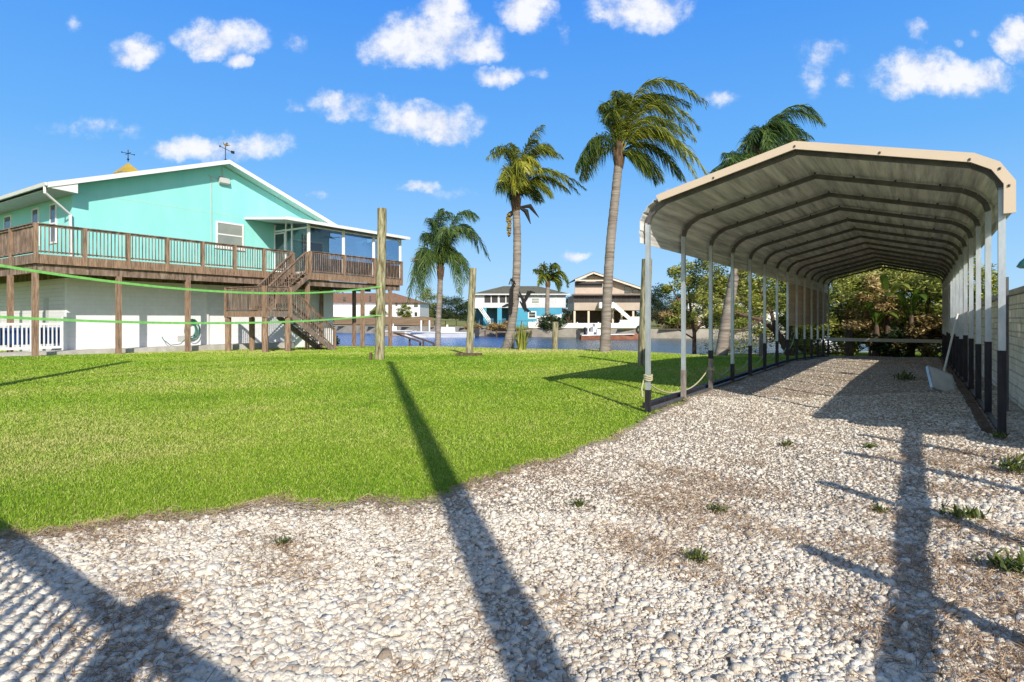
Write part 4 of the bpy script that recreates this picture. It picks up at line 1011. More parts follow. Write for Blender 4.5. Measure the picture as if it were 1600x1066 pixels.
b.tube([(x-.17,y,z+.20),(x-.12,y,z+.17),(x-.09,y,z+.10),(x,y,z+.05),(x+.12,y,z+.09),(x+.26,y,z+.12)], [.01,.026,.036,.06,.04,.01], 8)
b.add([(x-.03,y,z+.08),(x+.09,y,z+.1),(x+.15,y-.02,z+.22),(x+.02,y-.02,z+.2)], [(0,1,2,3)]); b.build('bird_figure', 'gold', v, smooth_=True)

# porch on the right front
pr = hs
M().prism_x([(0.0,6.93),(-3.55,6.60),(-3.55,6.50),(0.0,6.83)], 8.2, 17.4).build('porch_roof', 'white_roof', pr)
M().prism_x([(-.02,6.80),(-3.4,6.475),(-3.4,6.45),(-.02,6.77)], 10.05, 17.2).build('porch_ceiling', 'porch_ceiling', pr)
M().box(8.2,17.4,-3.60,-3.553,6.47,6.64).build('porch_fascia', 'white_paint', pr)
M().prism_x([(0.0,6.9),(-3.55,6.57),(-3.55,6.47),(0,6.80)], 8.15, 8.195).build('porch_fascia', 'white_paint', pr)
M().box(13.9,17.1,-.1,.0,3.86,6.8).build('porch_back_wall', 'porch_glass', pr) if False else None
pp = [10.0, 12.4, 14.75, 17.05]
for a in pp: M().box(a-.06,a+.06,-3.1,-2.98,3.86,6.5).build('porch_post', 'white_paint', pr)
for a0, a1 in zip(pp[:-1], pp[1:]):
    f = M(); f.box(a0+.06,a1-.06,-3.06,-3.02,6.36,6.44); f.box(a0+.06,a1-.06,-3.06,-3.02,3.87,3.93); f.box(a0+.06,a0+.10,-3.06,-3.02,3.93,6.36); f.box(a1-.10,a1-.06,-3.06,-3.02,3.93,6.36); f = f.build('screen_frame', 'white_paint', pr)
    M().box(a0+.06,a1-.06,-3.045,-3.035,3.9,6.42).build('pane', 'porch_glass', f)
    M().box(a0+.06,a1-.06,-3.012,-2.99,3.9,4.75).build('kick_panel', 'dark_screen', pr)
# left side of the porch: door and fixed light
f = M()
for y0 in (-.06, -1.08, -1.62, -3.0): f.box(9.96,10.04,y0-.05,y0+.05,3.86,6.72)
f.box(9.965,10.035,-2.95,-.1,6.3,6.4); f.box(9.965,10.035,-2.95,-1.67,3.86,3.96)
f = f.build('porch_side', 'white_paint', pr)
M().box(9.99,10.01,-2.95,-.1,3.96,6.6).build('pane', 'porch_glass', f)
d = M(); d.box(9.93,9.955,-1.05,-.98,3.9,6.25); d.box(9.93,9.955,-.18,-.11,3.9,6.25); d.box(9.93,9.955,-.98,-.18,6.17,6.25); d.box(9.93,9.955,-.98,-.18,3.9,4.2); d = d.build('porch_door', 'white_paint', pr)
M().box(9.935,9.95,-.98,-.18,4.2,6.17).build('pane', 'glass_dark', d)
window(hs, M, 11.0, 13.4, 3.95, 6.1, -.02, 'glass_dark', .1, False)
# right end of the porch
M().box(17.03,17.06,-3.0,-.02,3.9,6.5).build('porch_end_pane', 'porch_glass', pr)
M().box(13.92,17.0,-.06,-.02,3.9,6.8).build('porch_rear_pane', 'porch_glass', pr)
fn = M(); fn.tube([(12.6,-1.6,6.6),(12.6,-1.6,6.25)], .03, 6); fn.lathe((12.6,-1.6,6.15),[(.04,0),(.14,.03),(.14,.1),(.04,.13)],10)
for k in range(4): a = k*1.57+.4; fn.bar((12.6,-1.6,6.2),(12.6+.65*math.cos(a),-1.6+.65*math.sin(a),6.2),.14,.012)
fn.build('ceiling_fan', 'black_metal', pr)

# ------------------------------------------------------------------ deck
dk = empty('wooden_deck', hw(-1.8,-2.2), 'weathered wooden deck with slatted railings along the turquoise gable', 'deck')
FZ = 3.85
M().box(-1.75,9.9,-2.15,-.005,FZ-.04,FZ).build('deck_floor', 'weathered_wood', dk)
M().box(-1.75,.195,-.003,13,FZ-.04,FZ).build('deck_floor', 'weathered_wood', dk)
M().box(9.903,17.05,-3.15,-.005,FZ-.04,FZ).build('deck_floor', 'weathered_wood', dk)
for x0, x1, y0, y1 in ((-1.8,9.85,-2.2,-2.152),(9.85,17.1,-3.2,-3.152),(17.052,17.1,-3.15,0)): M().box(x0,x1,y0,y1,3.50,3.86).build('rim_board', 'warm_wood', dk)
M().box(-1.8,-1.752,-2.15,13,3.50,3.86).build('rim_board', 'weathered_wood', dk)
for x0, x1, y0, y1 in ((-1.7,9.8,-2.08,-1.95),(9.9,17.0,-3.05,-2.92),(9.9,17.0,-.4,-.27),(-1.68,-1.55,-1.9,13)): M().box(x0,x1,y0,y1,3.16,3.49).build('beam', 'weathered_wood', dk)
b = M()
for k in range(30): x = -1.5+k*.4; b.box(x, x+.05, -1.9 if x < 9.7 else -2.9, -.02, 3.5, FZ-.045)
b.build('joist', 'weathered_wood', dk)
for a, bb, top in [(-1.72,-2.02,3.16),(-1.72,.6,3.16),(-1.72,3.4,3.16),(-1.72,6.4,3.16),(1.15,-2.02,3.16),(4.05,-2.02,3.16),(9.95,-3.0,3.16),(13.9,-3.0,3.16),(16.2,-3.0,3.16),(13.0,-.35,3.16),(15.6,-.35,3.16)]:
    g_ = hg(a, bb); M().box(a-.09,a+.09,bb-.09,bb+.09,g_-.1,top).build('support_post', 'warm_wood', dk)
def rail(par, p, q, z0, z1, posts=1, pw=.12, first=True, last=True, mk=M, lowpost=.35, top=1.18, mm='weathered_wood', bal=.125, pm='warm_wood'):
    """railing run from p to q (a, b): posts and, between them, slatted panels"""
    p, q = Vector((p[0],p[1],0)), Vector((q[0],q[1],0)); L_ = (q-p).length; n = posts
    zz = lambda t: z0+(z1-z0)*t
    for i in range(n+1):
        if (i == 0 and not first) or (i == n and not last): continue
        c = p.lerp(q, i/n); z = zz(i/n); mk().box(c.x-pw/2,c.x+pw/2,c.y-pw/2,c.y+pw/2,z-lowpost,z+top+.02).build('railing_post', pm, par)
    d = (q-p).normalized()
    for i in range(n):
        a = p.lerp(q, i/n)+d*pw*.52; c = p.lerp(q, (i+1)/n)-d*pw*.52; ta, tc = i/n, (i+1)/n
        b = mk(); A = lambda h: (a.x,a.y,zz(ta)+h); C_ = lambda h: (c.x,c.y,zz(tc)+h)
        b.bar(A(top-.06),C_(top-.06),.04,.07); b.bar(A(.12),C_(.12),.04,.06)
        k = max(2, int((c-a).length/bal))
        nx, ny = -d.y*.04, d.x*.04
        for j in range(k):
            t = (j+.5)/k; x, y = a.x+(c.x-a.x)*t+ny*0+nx*-1, a.y+(c.y-a.y)*t+ny*-1; z = zz(ta+(tc-ta)*t)
            b.box(x-.016,x+.016,y-.016,y+.016,z+.06,z+top-.06)
        pnl = b.build('railing_panel', mm, par)
        e = mk(); e.bar(A(top+.005),C_(top+.005),.14,.035); e.build('handrail', mm, pnl)
rail(dk, (-1.74,-2.17), (9.5,-2.17), FZ, FZ, 7, .13)
rail(dk, (-1.77,-2.05), (-1.77,9.9), FZ, FZ, 5, .13, first=False)
rail(dk, (10.0,-3.17), (17.05,-3.17), FZ, FZ, 3, .13)
rail(dk, (17.07,-3.05), (17.07,-.1), FZ, FZ, 1, .13, first=False)

# staircase with its landing
sc_ = empty('wooden_staircase', hw(6.4,-4), 'brown wooden staircase with slatted landing leading up to the porch deck', 'staircase')
LZ = 1.72
M().box(5.7,7.1,-5.5,-2.3,LZ-.04,LZ).build('landing_floor', 'weathered_wood', sc_)
M().box(5.66,7.14,-5.55,-5.502,LZ-.27,LZ-.002).build('landing_rim', 'grey_wood', sc_)
M().box(5.652,5.698,-5.5,-2.3,LZ-.27,LZ-.002).build('landing_rim', 'warm_wood', sc_)
for a, bb in [(5.8,-5.4),(7.0,-5.4),(5.8,-2.4),(7.0,-2.5)]:
    MB(HF_).tube([(a,bb,hg(a,bb)-.1),(a,bb,LZ-.28)], .14, 12).build('landing_post', 'warm_wood', sc_, smooth_=True)
rail(sc_, (5.72,-5.47), (7.05,-5.47), LZ, LZ, 1, .17, top=1.15, lowpost=.3)
rail(sc_, (5.72,-2.35), (5.72,-5.4), LZ, LZ, 1, .13, last=False, top=1.15, lowpost=.3)
def flight(a0, z0_, a1, z1_, b0, b1, n):
    f = M()
    for yy in (b0, b1-.05): f.prism([(a0,z0_-.05),(a1,z1_-.05),(a1,z1_-.36),(a0,z0_-.36)], yy, yy+.05)
    f = f.build('stringer', 'grey_wood' if z1_ < z0_ else 'weathered_wood', sc_)
    for i in range(n):
        t = (i+.5)/n; a = a0+(a1-a0)*t; z = z0_+(z1_-z0_)*(i+1)/n if z1_ < z0_ else z0_+(z1_-z0_)*(i+.5)/n
        M().box(a-.14,a+.14,b0+.06,b1-.06,z-.04,z).build('tread', 'weathered_wood', f)
gz = hg(9.8,-5)
flight(7.12, LZ, 9.8, gz+.1, -5.5, -4.35, 9)
flight(7.12, LZ, 9.8, FZ, -3.3, -2.25, 10)
rail(sc_, (7.15,-5.47), (9.75,-5.47), LZ, gz+.05, 1, .11, first=False, top=1.05, lowpost=.1)
rail(sc_, (7.15,-4.38), (9.75,-4.38), LZ, gz+.05, 1, .11, top=1.05, lowpost=.1)
rail(sc_, (7.15,-3.27), (9.7,-3.27), LZ, FZ, 1, .11, top=1.1, lowpost=.1)
rail(sc_, (7.15,-2.29), (9.6,-2.29), LZ, FZ, 1, .11, top=1.1, lowpost=.1)

# white vinyl fence under the deck, hose, slab
root = empty('vinyl_fence', hw(-3,-.1), 'white vinyl picket fence under the deck at the far left', 'fence')
b = M(); z = 0
for k in range(36): x = -5.2+k*.145; b.box(x, x+.05, -.12, -.09, .18, 1.12)
b.build('picket', 'white_paint', root)
b = M(); b.box(-5.2,0,-.13,-.08,1.1,1.2); b.box(-5.2,0,-.13,-.08,.12,.22); b.build('rail', 'white_paint', root)
for x in (-5.2,-2.6,-1.2,-.12): M().box(x-.08,x+.08,-.19,-.03,-.05,1.45).build('post', 'white_paint', root)
b = M(); b.box(-6,-.1,.3,.34,.3,1.0); b.thing('blue_tarp_bin', 'hull_blue', hw(-3,.3), 'dark blue board stored behind the white vinyl fence', 'board')
b = M(); b.box(-6.5,10.5,-1.15,-.004,-.35,.03)
o = b.build('concrete_apron', 'concrete'); o['kind'] = 'structure'
hp = hw(5.2,-.15, 0); root = empty('garden_hose', hw(5.2,-.1,.3), 'coiled green garden hose hanging on the white lower wall', 'hose')
b = M(); rr = random.Random(4)
for k in range(6):
    o_ = rr.uniform(-.06,.06); rx = .30+rr.uniform(-.05,.06); rz = .44+rr.uniform(-.08,.08)
    b.tube([(5.2+o_+rx*math.sin(a), -.12-.02*k, .86+rz*math.cos(a)-.1*(k%2)) for a in np.linspace(0, 6.28, 26)], .022, 6, cap=False)
b.tube([(5.0,-.2,.45),(4.6,-.3,.12),(4.1,-.35,.08),(3.8,-.3,.35),(3.75,-.25,.5)], .022, 6); b.build('coil', 'hose', root, smooth_=True)
M().box(5.05,5.4,-.14,-.003,1.2,1.34).build('hose_bracket', 'black_metal', root)
p = hw(15.2, 2.5); auto_tree('garden_shrub', (p.x,p.y,float(H(p.x,p.y))), 2.0, 2.6, 'bright green leafy shrub beside the foot of the stairs', 'shrub', 91, 'leaf_banana', 22, 120, .16, trunk=.04, tint0=.45, low=.05, ar=.6)
p = hw(18.6,-2.5)
# ramp at the seawall
b = MB(); a0 = pt(618,518,38); 
for dx, zz in ((0,0),(.9,-.1)):
    b.bar((a0.x+dx, 37.4, .45+zz), (a0.x+dx+1.5, 38.8, -.2+zz), .10, .10)
    b.bar((a0.x+dx+.9, 38.2, -1.2), (a0.x+dx+.9, 38.2, .1+zz), .10, .10)
    b.bar((a0.x+dx+1.5, 38.8, -1.3), (a0.x+dx+1.5, 38.8, -.2+zz), .10, .10)
b.bar((a0.x, 37.4,.45),(a0.x+.9,37.4,.35),.08,.08)
b.thing('boat_ramp_rails', 'trunk_dark', (a0.x,37.4,-1), 'dark wooden ramp rails sloping into the blue canal water', 'ramp')

# ------------------------------------------------------------------ across the canal
# blue and white house
Yb = 112; k = Yb/900
def bx_(px): return (px-800)*k
bl = empty('blue_house', (bx_(812), Yb, 0), 'two-storey house, white above and bright blue below, across the canal', 'house')
zb = lambda py: CAMZ+(497-py)*k
Q = MB
Q().box(bx_(741),bx_(884),Yb,Yb+10,zb(481),zb(459)).build('upper_wall', 'lap_white', bl)
Q().box(bx_(800),bx_(878),Yb+.05,Yb+9.9,-.6,zb(481)).build('lower_wall', 'blue_paint', bl)
Q().box(bx_(742),bx_(799.8),Yb+3.5,Yb+9.9,-.6,zb(481)-.01).build('carport_back_wall', 'blue_shade', bl)
for a, c in ((755,760),(777,784),(797,799.8)): Q().box(bx_(a),bx_(c),Yb+.1,Yb+.7,-.6,zb(481)-.02).build('column', 'blue_paint', bl)
b = Q(); e0, e1 = bx_(738), bx_(890); r0, r1 = bx_(786), bx_(842); ze, zt = zb(459.5), zb(445)
b.add([(e0,Yb-.8,ze),(e1,Yb-.8,ze),(e1,Yb+10.8,ze),(e0,Yb+10.8,ze),(r0,Yb+5,zt),(r1,Yb+5,zt)], [(0,1,2,3),(0,1,5,4),(1,2,5),(2,3,4,5),(3,0,4)]); b.build('roof', 'roof_olive', bl)
Q().box(bx_(738),bx_(890),Yb-.85,Yb-.80,zb(461.3),zb(459.3)).build('fascia', 'lap_white', bl)
for a, c in ((757,767),(768,778),(781,790),(791,800)):
    f = Q().box(bx_(a),bx_(c),Yb-.06,Yb-.003,zb(473),zb(461.5)).build('window', 'dark_screen', bl)
    Q().box(bx_(c)-.02,bx_(c)+.14,Yb-.1,Yb-.01,zb(481),zb(461.5)).build('window_frame', 'white_paint', f)
for a, c in ((830,843),(867,870)):
    x0, x1 = bx_(a), bx_(c); window(bl, Q, x0, x1, zb(475), zb(465.5), Yb, 'glass_blind', .12)
window(bl, Q, bx_(825), bx_(838), zb(498), zb(486.5), Yb+.05, 'glass_dark', .2)
st_ = Q()
for i in range(10): st_.box(bx_(749)+i*.23,bx_(749)+i*.23+.3,Yb-2.4,Yb-1.2,zb(481)-.34*(i+1)-.08,zb(481)-.34*(i+1))
st_ = st_.build('stairs', 'white_paint', bl)
b = Q()
for dz in (0, .5, 1.0): b.bar((bx_(748),Yb-2.45,zb(481)+dz),(bx_(767),Yb-2.45,zb(507)+dz),.1,.12)
for i in range(12): x = bx_(749)+i*.2; z = zb(481)-.29*i; b.box(x,x+.07,Yb-2.48,Yb-2.41,z-.1,z+1.0)
b.build('stair_rail', 'white_paint', st_)
Q().box(bx_(741),bx_(755),Yb-2.4,Yb-.01,zb(482),zb(480.5)).build('balcony', 'white_paint', bl)

# tan house
Yt = 88; k2 = Yt/900
tx = lambda px: (px-800)*k2
tz = lambda py: CAMZ+(497-py)*k2
tn = empty('tan_house', (tx(950), Yt, 0), 'tan stilt house with dark screened bands and a low gable, across the canal', 'house')
Q().box(tx(897),tx(1010),Yt,Yt+10,tz(485),tz(473)).build('wall', 'tan_siding', tn)
Q().box(tx(897),tx(1010),Yt+.06,Yt+9.9,tz(472.8),tz(461)).build('screen_band', 'dark_screen', tn)
for i in range(14): Q().box(tx(896+i*8.2),tx(896+i*8.2)+.07,Yt-.01,Yt+.05,tz(473),tz(461)).build('screen_mullion', 'shingle', tn)
b = Q(); b.add([(tx(892),Yt-.7,tz(461)),(tx(1013),Yt-.7,tz(461)),(tx(1013),Yt+2.6,tz(457.5)),(tx(899),Yt+2.6,tz(457.5))], [(0,1,2,3)]); o = b.build('porch_roof', 'tan_siding', tn); o.modifiers.new('s','SOLIDIFY').thickness = .12
Q().box(tx(892),tx(1013),Yt-.74,Yt-.70,tz(462),tz(460.6)).build('fascia', 'shingle', tn)
b = Q(); b.add([(tx(901),Yt+2.5,tz(458)),(tx(1010),Yt+2.5,tz(458)),(tx(1010),Yt+2.5,tz(452)),(tx(930),Yt+2.5,tz(428)),(tx(901),Yt+2.5,tz(439))], [(0,1,2,3,4)]); o = b.build('upper_wall', 'tan_siding', tn); o.modifiers.new('s','SOLIDIFY').thickness = .2
Q().box(tx(902),tx(945),Yt+2.3,Yt+2.45,tz(447),tz(439)).build('screen_band', 'dark_screen', tn)
for a, c in ((981,991),(994,1005)): Q().box(tx(a),tx(c),Yt+2.3,Yt+2.45,tz(457),tz(447+(a-981)*.35)).build('window', 'glass_dark', tn)
for (x0,y0),(x1,y1) in (((900,436.5),(929,424.5)),((929,424.5),(1012,452))):
    b = Q(); b.add([(tx(x0),Yt+1.2,tz(y0)),(tx(x1),Yt+1.2,tz(y1)),(tx(x1),Yt+11,tz(y1)),(tx(x0),Yt+11,tz(y0))], [(0,1,2,3)]); o = b.build('roof', 'shingle', tn); o.modifiers.new('s','SOLIDIFY').thickness = .14
    Q().bar((tx(x0),Yt+1.15,tz(y0+1)),(tx(x1),Yt+1.15,tz(y1+1)),.08,.26).build('barge_board', 'cream_trim', tn)
Q().box(tx(900),tx(948),Yt+1.2,Yt+1.4,tz(438.5),tz(436.5)).build('gable_beam', 'cream_trim', tn)
for px in (898,920,942,958,972,990,1006): Q().box(tx(px)-.15,tx(px)+.15,Yt+.2,Yt+.5,-.6,tz(485)).build('stilt', 'cream_trim', tn)
Q().box(tx(900),tx(1008),Yt+6,Yt+6.2,-.6,tz(485)-.01).build('under_wall', 'shingle', tn)
b = Q()
for i in range(12): b.box(tx(957)+i*.27,tx(957)+i*.27+.32,Yt-1.6,Yt-.5,tz(475)-.25*i-.08,tz(475)-.25*i)
s_ = b.build('stairs', 'white_paint', tn)
b = Q(); b.prism([(tx(955),tz(472)),(tx(990),tz(503)),(tx(990),tz(510)),(tx(955),tz(480))], Yt-1.75, Yt-1.65); b.build('stair_side', 'white_paint', s_)
Q().box(tx(934),tx(956),Yt-1.7,Yt-.02,tz(482),tz(473)).build('balcony', 'white_paint', tn)

# white vinyl fence in front of it
Yf = 76; k3 = Yf/900; fx = lambda px: (px-800)*k3; fz = lambda py: CAMZ+(497-py)*k3
root = empty('vinyl_fence', (fx(900),Yf,0), 'long white vinyl fence on the seawall across the canal', 'fence')
for a, c, y0, y1 in ((825,838,518,503),(838,858,517,494),(858,876,515,492),(876,902,516,505),(902,935,517,505),(935,968,517,505),(968,985,517,500),(985,1001,518,495)):
    Q().box(fx(a)+.05,fx(c)-.05,Yf,Yf+.08,-.3,fz(y1)).build('fence_panel', 'white_paint', root)
    Q().box(fx(c)-.09,fx(c)+.09,Yf-.05,Yf+.13,-.3,fz(y1)+.12).build('fence_post', 'white_paint', root)
Q().box(fx(823),fx(1003),Yf-1.2,Yf-.3,-2,fz(517.5)).thing('retaining_wall', 'seawall_concrete', (fx(900),Yf-1,-1), 'grey concrete retaining wall below the white vinyl fence', 'wall')
# white house on the left
Yw = 128; k4 = Yw/900; wx = lambda px: (px-800)*k4; wz = lambda py: CAMZ+(497-py)*k4
wh = empty('white_house', (wx(600),Yw,1.3), 'large white house with brown hip roof beyond the dry bank', 'house')
Q().box(wx(440),wx(656),Yw,Yw+14,.5,wz(473)).build('wall', 'white_wall_far', wh)
b = Q(); b.add([(wx(436),Yw-.8,wz(473.2)),(wx(659),Yw-.8,wz(473.2)),(wx(659),Yw+14.8,wz(473.2)),(wx(436),Yw+14.8,wz(473.2)),(wx(500),Yw+7,wz(456)),(wx(606),Yw+7,wz(456))], [(0,1,2,3),(0,1,5,4),(1,2,5),(2,3,4,5),(3,0,4)]); b.build('roof', 'roof_brown', wh)
Q().box(wx(500),wx(590),Yw-3,Yw-.01,.5,wz(480)).build('garage_block', 'white_wall_far', wh)
for a, c, y0, y1 in ((563,566,469,461),(577,580,470,462),(618,621,478,473.8),(631,635,479,474),(647,653,480,474),(648,652,494,488),(536,540,470,464)):
    Q().box(wx(a),wx(c),Yw-.1 if a > 600 else Yw-.1,Yw-.004,wz(y0),wz(y1)).build('window', 'glass_dark', wh)
# another pale house behind the shoreline trees
Yp = 95; k5 = Yp/900; qx = lambda px: (px-800)*k5; qz = lambda py: CAMZ+(497-py)*k5
ph = empty('pale_house', (qx(1150),Yp,0), 'pale house partly hidden behind the shoreline trees and carport posts', 'house')
Q().box(qx(1075),qx(1260),Yp,Yp+10,-.6,qz(470)).build('wall', 'white_wall_far', ph)
b = Q(); b.add([(qx(1070),Yp-.8,qz(470)),(qx(1266),Yp-.8,qz(470)),(qx(1266),Yp+10.8,qz(470)),(qx(1070),Yp+10.8,qz(470)),(qx(1110),Yp+5,qz(453)),(qx(1220),Yp+5,qz(453))], [(0,1,2,3),(0,1,5,4),(1,2,5),(2,3,4,5),(3,0,4)]); b.build('roof', 'roof_brown', ph)
for a in (1095,1150,1190,1225): window(ph, Q, qx(a), qx(a+10), qz(490), qz(478), Yp, 'glass_dark', .15)
# red car on the far shore
cx, cy = qx(1125)*.8, Yp*.8
cr = empty('parked_car', (cx,cy,.1), 'small red car parked on the far shore seen between carport posts', 'car')
b = MB(((cx,cy,.15),(1,0),(0,1))); b.prism([(-2,.3),(2,.3),(2.05,.75),(1.3,.9),(.7,1.4),(-1.0,1.42),(-1.6,.95),(-2.05,.85)], -.85, .85); b.build('body', 'red_paint', cr, bevel=.06)
b = MB(((cx,cy,.15),(1,0),(0,1))); b.prism([(-1.35,.97),(1.1,.97),(.62,1.34),(-.92,1.36)], -.87, .87); b.build('window', 'glass_dark', cr)
for x in (-1.25, 1.25):
    for yy in (-.88, .68):
        w = MB(((cx,cy,.15),(1,0),(0,1))); w.tube([(x,yy,.32),(x,yy+.2,.32)], .32, 14); w.build('wheel', 'rubber', cr)
# boats
def boat(c, L_, W_, hullmat, label, name='motor_boat', yaw=0, tower=False):
    u = (math.cos(yaw), math.sin(yaw)); v_ = (-u[1], u[0]); fr = (c, u, v_)
    rt = empty(name, c, label, 'boat')
    secs = [(-.5,.9,.55),(-.2,1,.55),(.15,.95,.6),(.38,.6,.68),(.5,.04,.78)]
    V, F = [], []
    for x, w, h in secs: V += [(x*L_,-w*W_/2,h),(x*L_,-w*W_*.36,0),(x*L_,w*W_*.36,0),(x*L_,w*W_/2,h)]
    for i in range(len(secs)-1):
        for j in range(3): F.append((i*4+j,(i+1)*4+j,(i+1)*4+j+1,i*4+j+1))
        F.append((i*4+3,(i+1)*4+3,(i+1)*4,i*4))
    F += [(0,1,2,3),(16,17,18,19)]
    MB(fr).add(V, F).build('hull', hullmat, rt)
    b = MB(fr); b.prism([(-.49*L_,.56),(.40*L_,.70),(.40*L_,.76),(-.49*L_,.64)], -W_*.5, W_*.5); b.build('gunwale', 'white_paint', rt)
    b = MB(fr); b.box(-.22*L_,-.02*L_,-.35,.35,.6,1.25); b.box(-.12*L_,-.10*L_,-.35,.35,1.25,1.6); b.build('console', 'white_paint', rt)
    b = MB(fr); b.box(-.56*L_,-.5*L_,-.22,.22,.2,1.2); b.build('outboard_motor', 'black_metal', rt)
    return rt
p = pt(700,527,70); boat((p.x-1.0,70,WZ-.05), 8.5, 2.3, 'white_paint', 'white open motor boat moored at the far seawall behind the short palm', yaw=math.pi)
p = pt(645,522,76); boat((p.x-2,76,WZ), 5, 1.9, 'tan_siding', 'cream skiff moored left of the white motor boat', 'skiff', yaw=.1)
p = pt(965,532,64); boat((p.x-1,63.5,WZ-.15), 6.5, 1.6, 'hull_red', 'rusty red flat boat lying along the far bank', 'flat_boat', yaw=.05)
p = pt(932,526,64.8); boat((p.x,64.9,WZ+.1), 2.6, 1.1, 'white_paint', 'small white water scooter on the far bank beside the tall palm trunk', 'water_scooter', yaw=.3)
p = pt(1290,540,40); boat((p.x,40,WZ), 6.0, 2.1, 'white_paint', 'white boat glimpsed beyond the back left corner of the carport', yaw=.6)
p = pt(999,522,66); b = MB(); b.tube([(p.x+.42*math.cos(a), 65.5, .05+.42*math.sin(a)) for a in np.linspace(0,6.28,15)], .13, 7, cap=False); b.thing('tyre', 'rubber', (p.x,65.5,-.4), 'black tyre hung on the far bank near the fence end', 'tyre', smooth_=True)
for px in (936,930):
    p = pt(px,520,65); 
MB().tube([(pt(919,0,65).x,65,-1.5),(pt(919,0,65).x,65,.85)], .09, 8).thing('dock_post', 'white_paint', (pt(919,0,65).x,65,-1.2), 'thin white post standing in the water below the vinyl fence', 'post')
for px, lab in ((658,'thin white dock post left of the white motor boat'),(671,'thin white dock post at the bow of the white motor boat')):
    MB().tube([(pt(px,0,72).x,72,-1.5),(pt(px,0,72).x,72,1.1)], .1, 8).thing('dock_post', 'white_paint', (pt(px,0,72).x,72,-1.2), lab, 'post')
root = empty('wooden_dock', ((770-800)/900*71, 71, -.3), 'low brown wooden dock along the far bank below the blue house', 'dock')
x0, x1 = (738-800)/900*71, (832-800)/900*71
MB().box(x0, x1, 70.6, 72.2, -.38, -.26).build('dock_deck', 'grey_wood', root)
for i in range(6): x = x0+.2+i*(x1-x0-.4)/5; MB().tube([(x,70.5,-1.6),(x,70.5,-.1)], .09, 7).build('dock_pile', 'trunk_dark', root)
# dark wire fence on the far lawn
root = empty('wire_fence', (-6,88,0), 'low dark wire fence along the far lawn left of the tall palms', 'fence')
for i in range(11):
    px = 662+i*17; x = (px-800)/900*88; MB().box(x-.06,x+.06,87.95,88.05,-.4,1.0).build('fence_post', 'black_metal', root)
b = MB(); x0, x1 = (662-800)/900*88, (832-800)/900*88
for z in (.95,.3): b.bar((x0,88,z),(x1,88,z),.05,.05)
b.build('fence_wire', 'black_metal', root)
# far trees
for i, (px, Y, h, w, lab, lm) in enumerate([
    (668,150,8.2,9,'pale pine-like tree just right of the white house','leaf_green'), (690,158,6.5,9,'dark rounded tree behind the short palm trunk','leaf_dark'), (712,165,6.5,11,'wide dark tree left of the shorter leaning pole','leaf_dark'), (735,172,5.8,11,'low dark tree behind the shorter leaning pole','leaf_dark'),
    (752,200,4.5,12,'distant dark tree left edge of the blue house','leaf_dark'), (888,118,6.0,4,'dark narrow tree between the blue and tan houses','leaf_dark'), (1030,110,8.0,8,'tree at the right end of the tan house','leaf_dark'), (1060,120,6.5,9,'tree beyond the tan house behind the front carport post','leaf_dark'),
    (1020,230,10,14,'distant tree above the right end of the tan roof','leaf_dark'), (520,180,9,14,'tree beyond the white house under the porch','leaf_dark'), (590,125,2.6,4,'round shrub in front of the white house seen left of the tallest pole','leaf_green'), (632,124,3.0,3.4,'small round shrub in front of the white house wall','leaf_green'),
    (860,72,1.7,3.6,'green bush overhanging the retaining wall behind the short piling','leaf_dark'), (770,72,.7,2.0,'dry brown bush at the far water edge left of the yellowing palm','leaf_orange'), (1150,72,2.8,6,'pale bush on the far shore behind the carport posts','leaf_green'), (1060,70,2.2,6,'brown scrub on the far shore right of the fence','leaf_orange'), (792,72,.9,2.2,'brown scrub on the far bank right of the yellowing palm trunk','leaf_orange'), (742,74,.5,2.4,'low scrub on the far bank behind the shorter leaning pole','leaf_orange'), (1105,74,6.5,8,'full green tree on the far shore between the first left carport posts','leaf_green'), (1185,78,7,9,'tall green tree on the far shore beyond the leaning palm trunk','leaf_green'), (1260,80,6,9,'tree on the far shore behind the rear left carport posts','leaf_green'), (1390,70,9,14,'tall tree far behind the thicket','leaf_dark')]):
    x = (px-800)/900*Y; z = float(HF(np.array([x]), np.array([float(Y)]))[0])-.1
    if 100 < Y < 140 and px < 660: z = 1.4
    auto_tree('far_tree' if h > 3.2 else 'far_bush', (x,Y,z), h, w, lab, 'tree' if h > 3.2 else 'bush', 200+i, lm, 26, 170, .05*w**.5*1.7, trunk=.03*h, tint0=.42, low=.12 if h > 3.2 else .05)
# low wooded skyline beyond everything
r = np.random.default_rng(300); cls = []
for i in range(520):
    x = r.uniform(-480, 480); Y = r.uniform(330, 400)
    cls.append(((x, Y, r.uniform(.5, 3.4)), (r.uniform(5,9), 4, r.uniform(1.5,2.4)), r.uniform(-.1,.1)))
V, F, T = leaf_cloud(cls, 90, 1.0, r, .4)
tag(np_mesh('distant_woods', V, F, 'leaf_dark', tint=T), 'low dark line of woods on the horizon', 'woods', kind='stuff')

# ------------------------------------------------------------------ light, sky, camera
EL, AZ = 30.0, -13.9
sun = bpy.data.lights.new('sun', 'SUN'); sun.energy = 5.0; sun.angle = R(.53); sun.color = (1, .93, .82)
so = bpy.data.objects.new('sun', sun); COL.objects.link(so)
d = Vector((math.sin(R(AZ))*math.cos(R(EL)), math.cos(R(AZ))*math.cos(R(EL)), -math.sin(R(EL))))
so.rotation_euler = d.to_track_quat('-Z', 'Y').to_euler(); so.location = (5,-20,30)

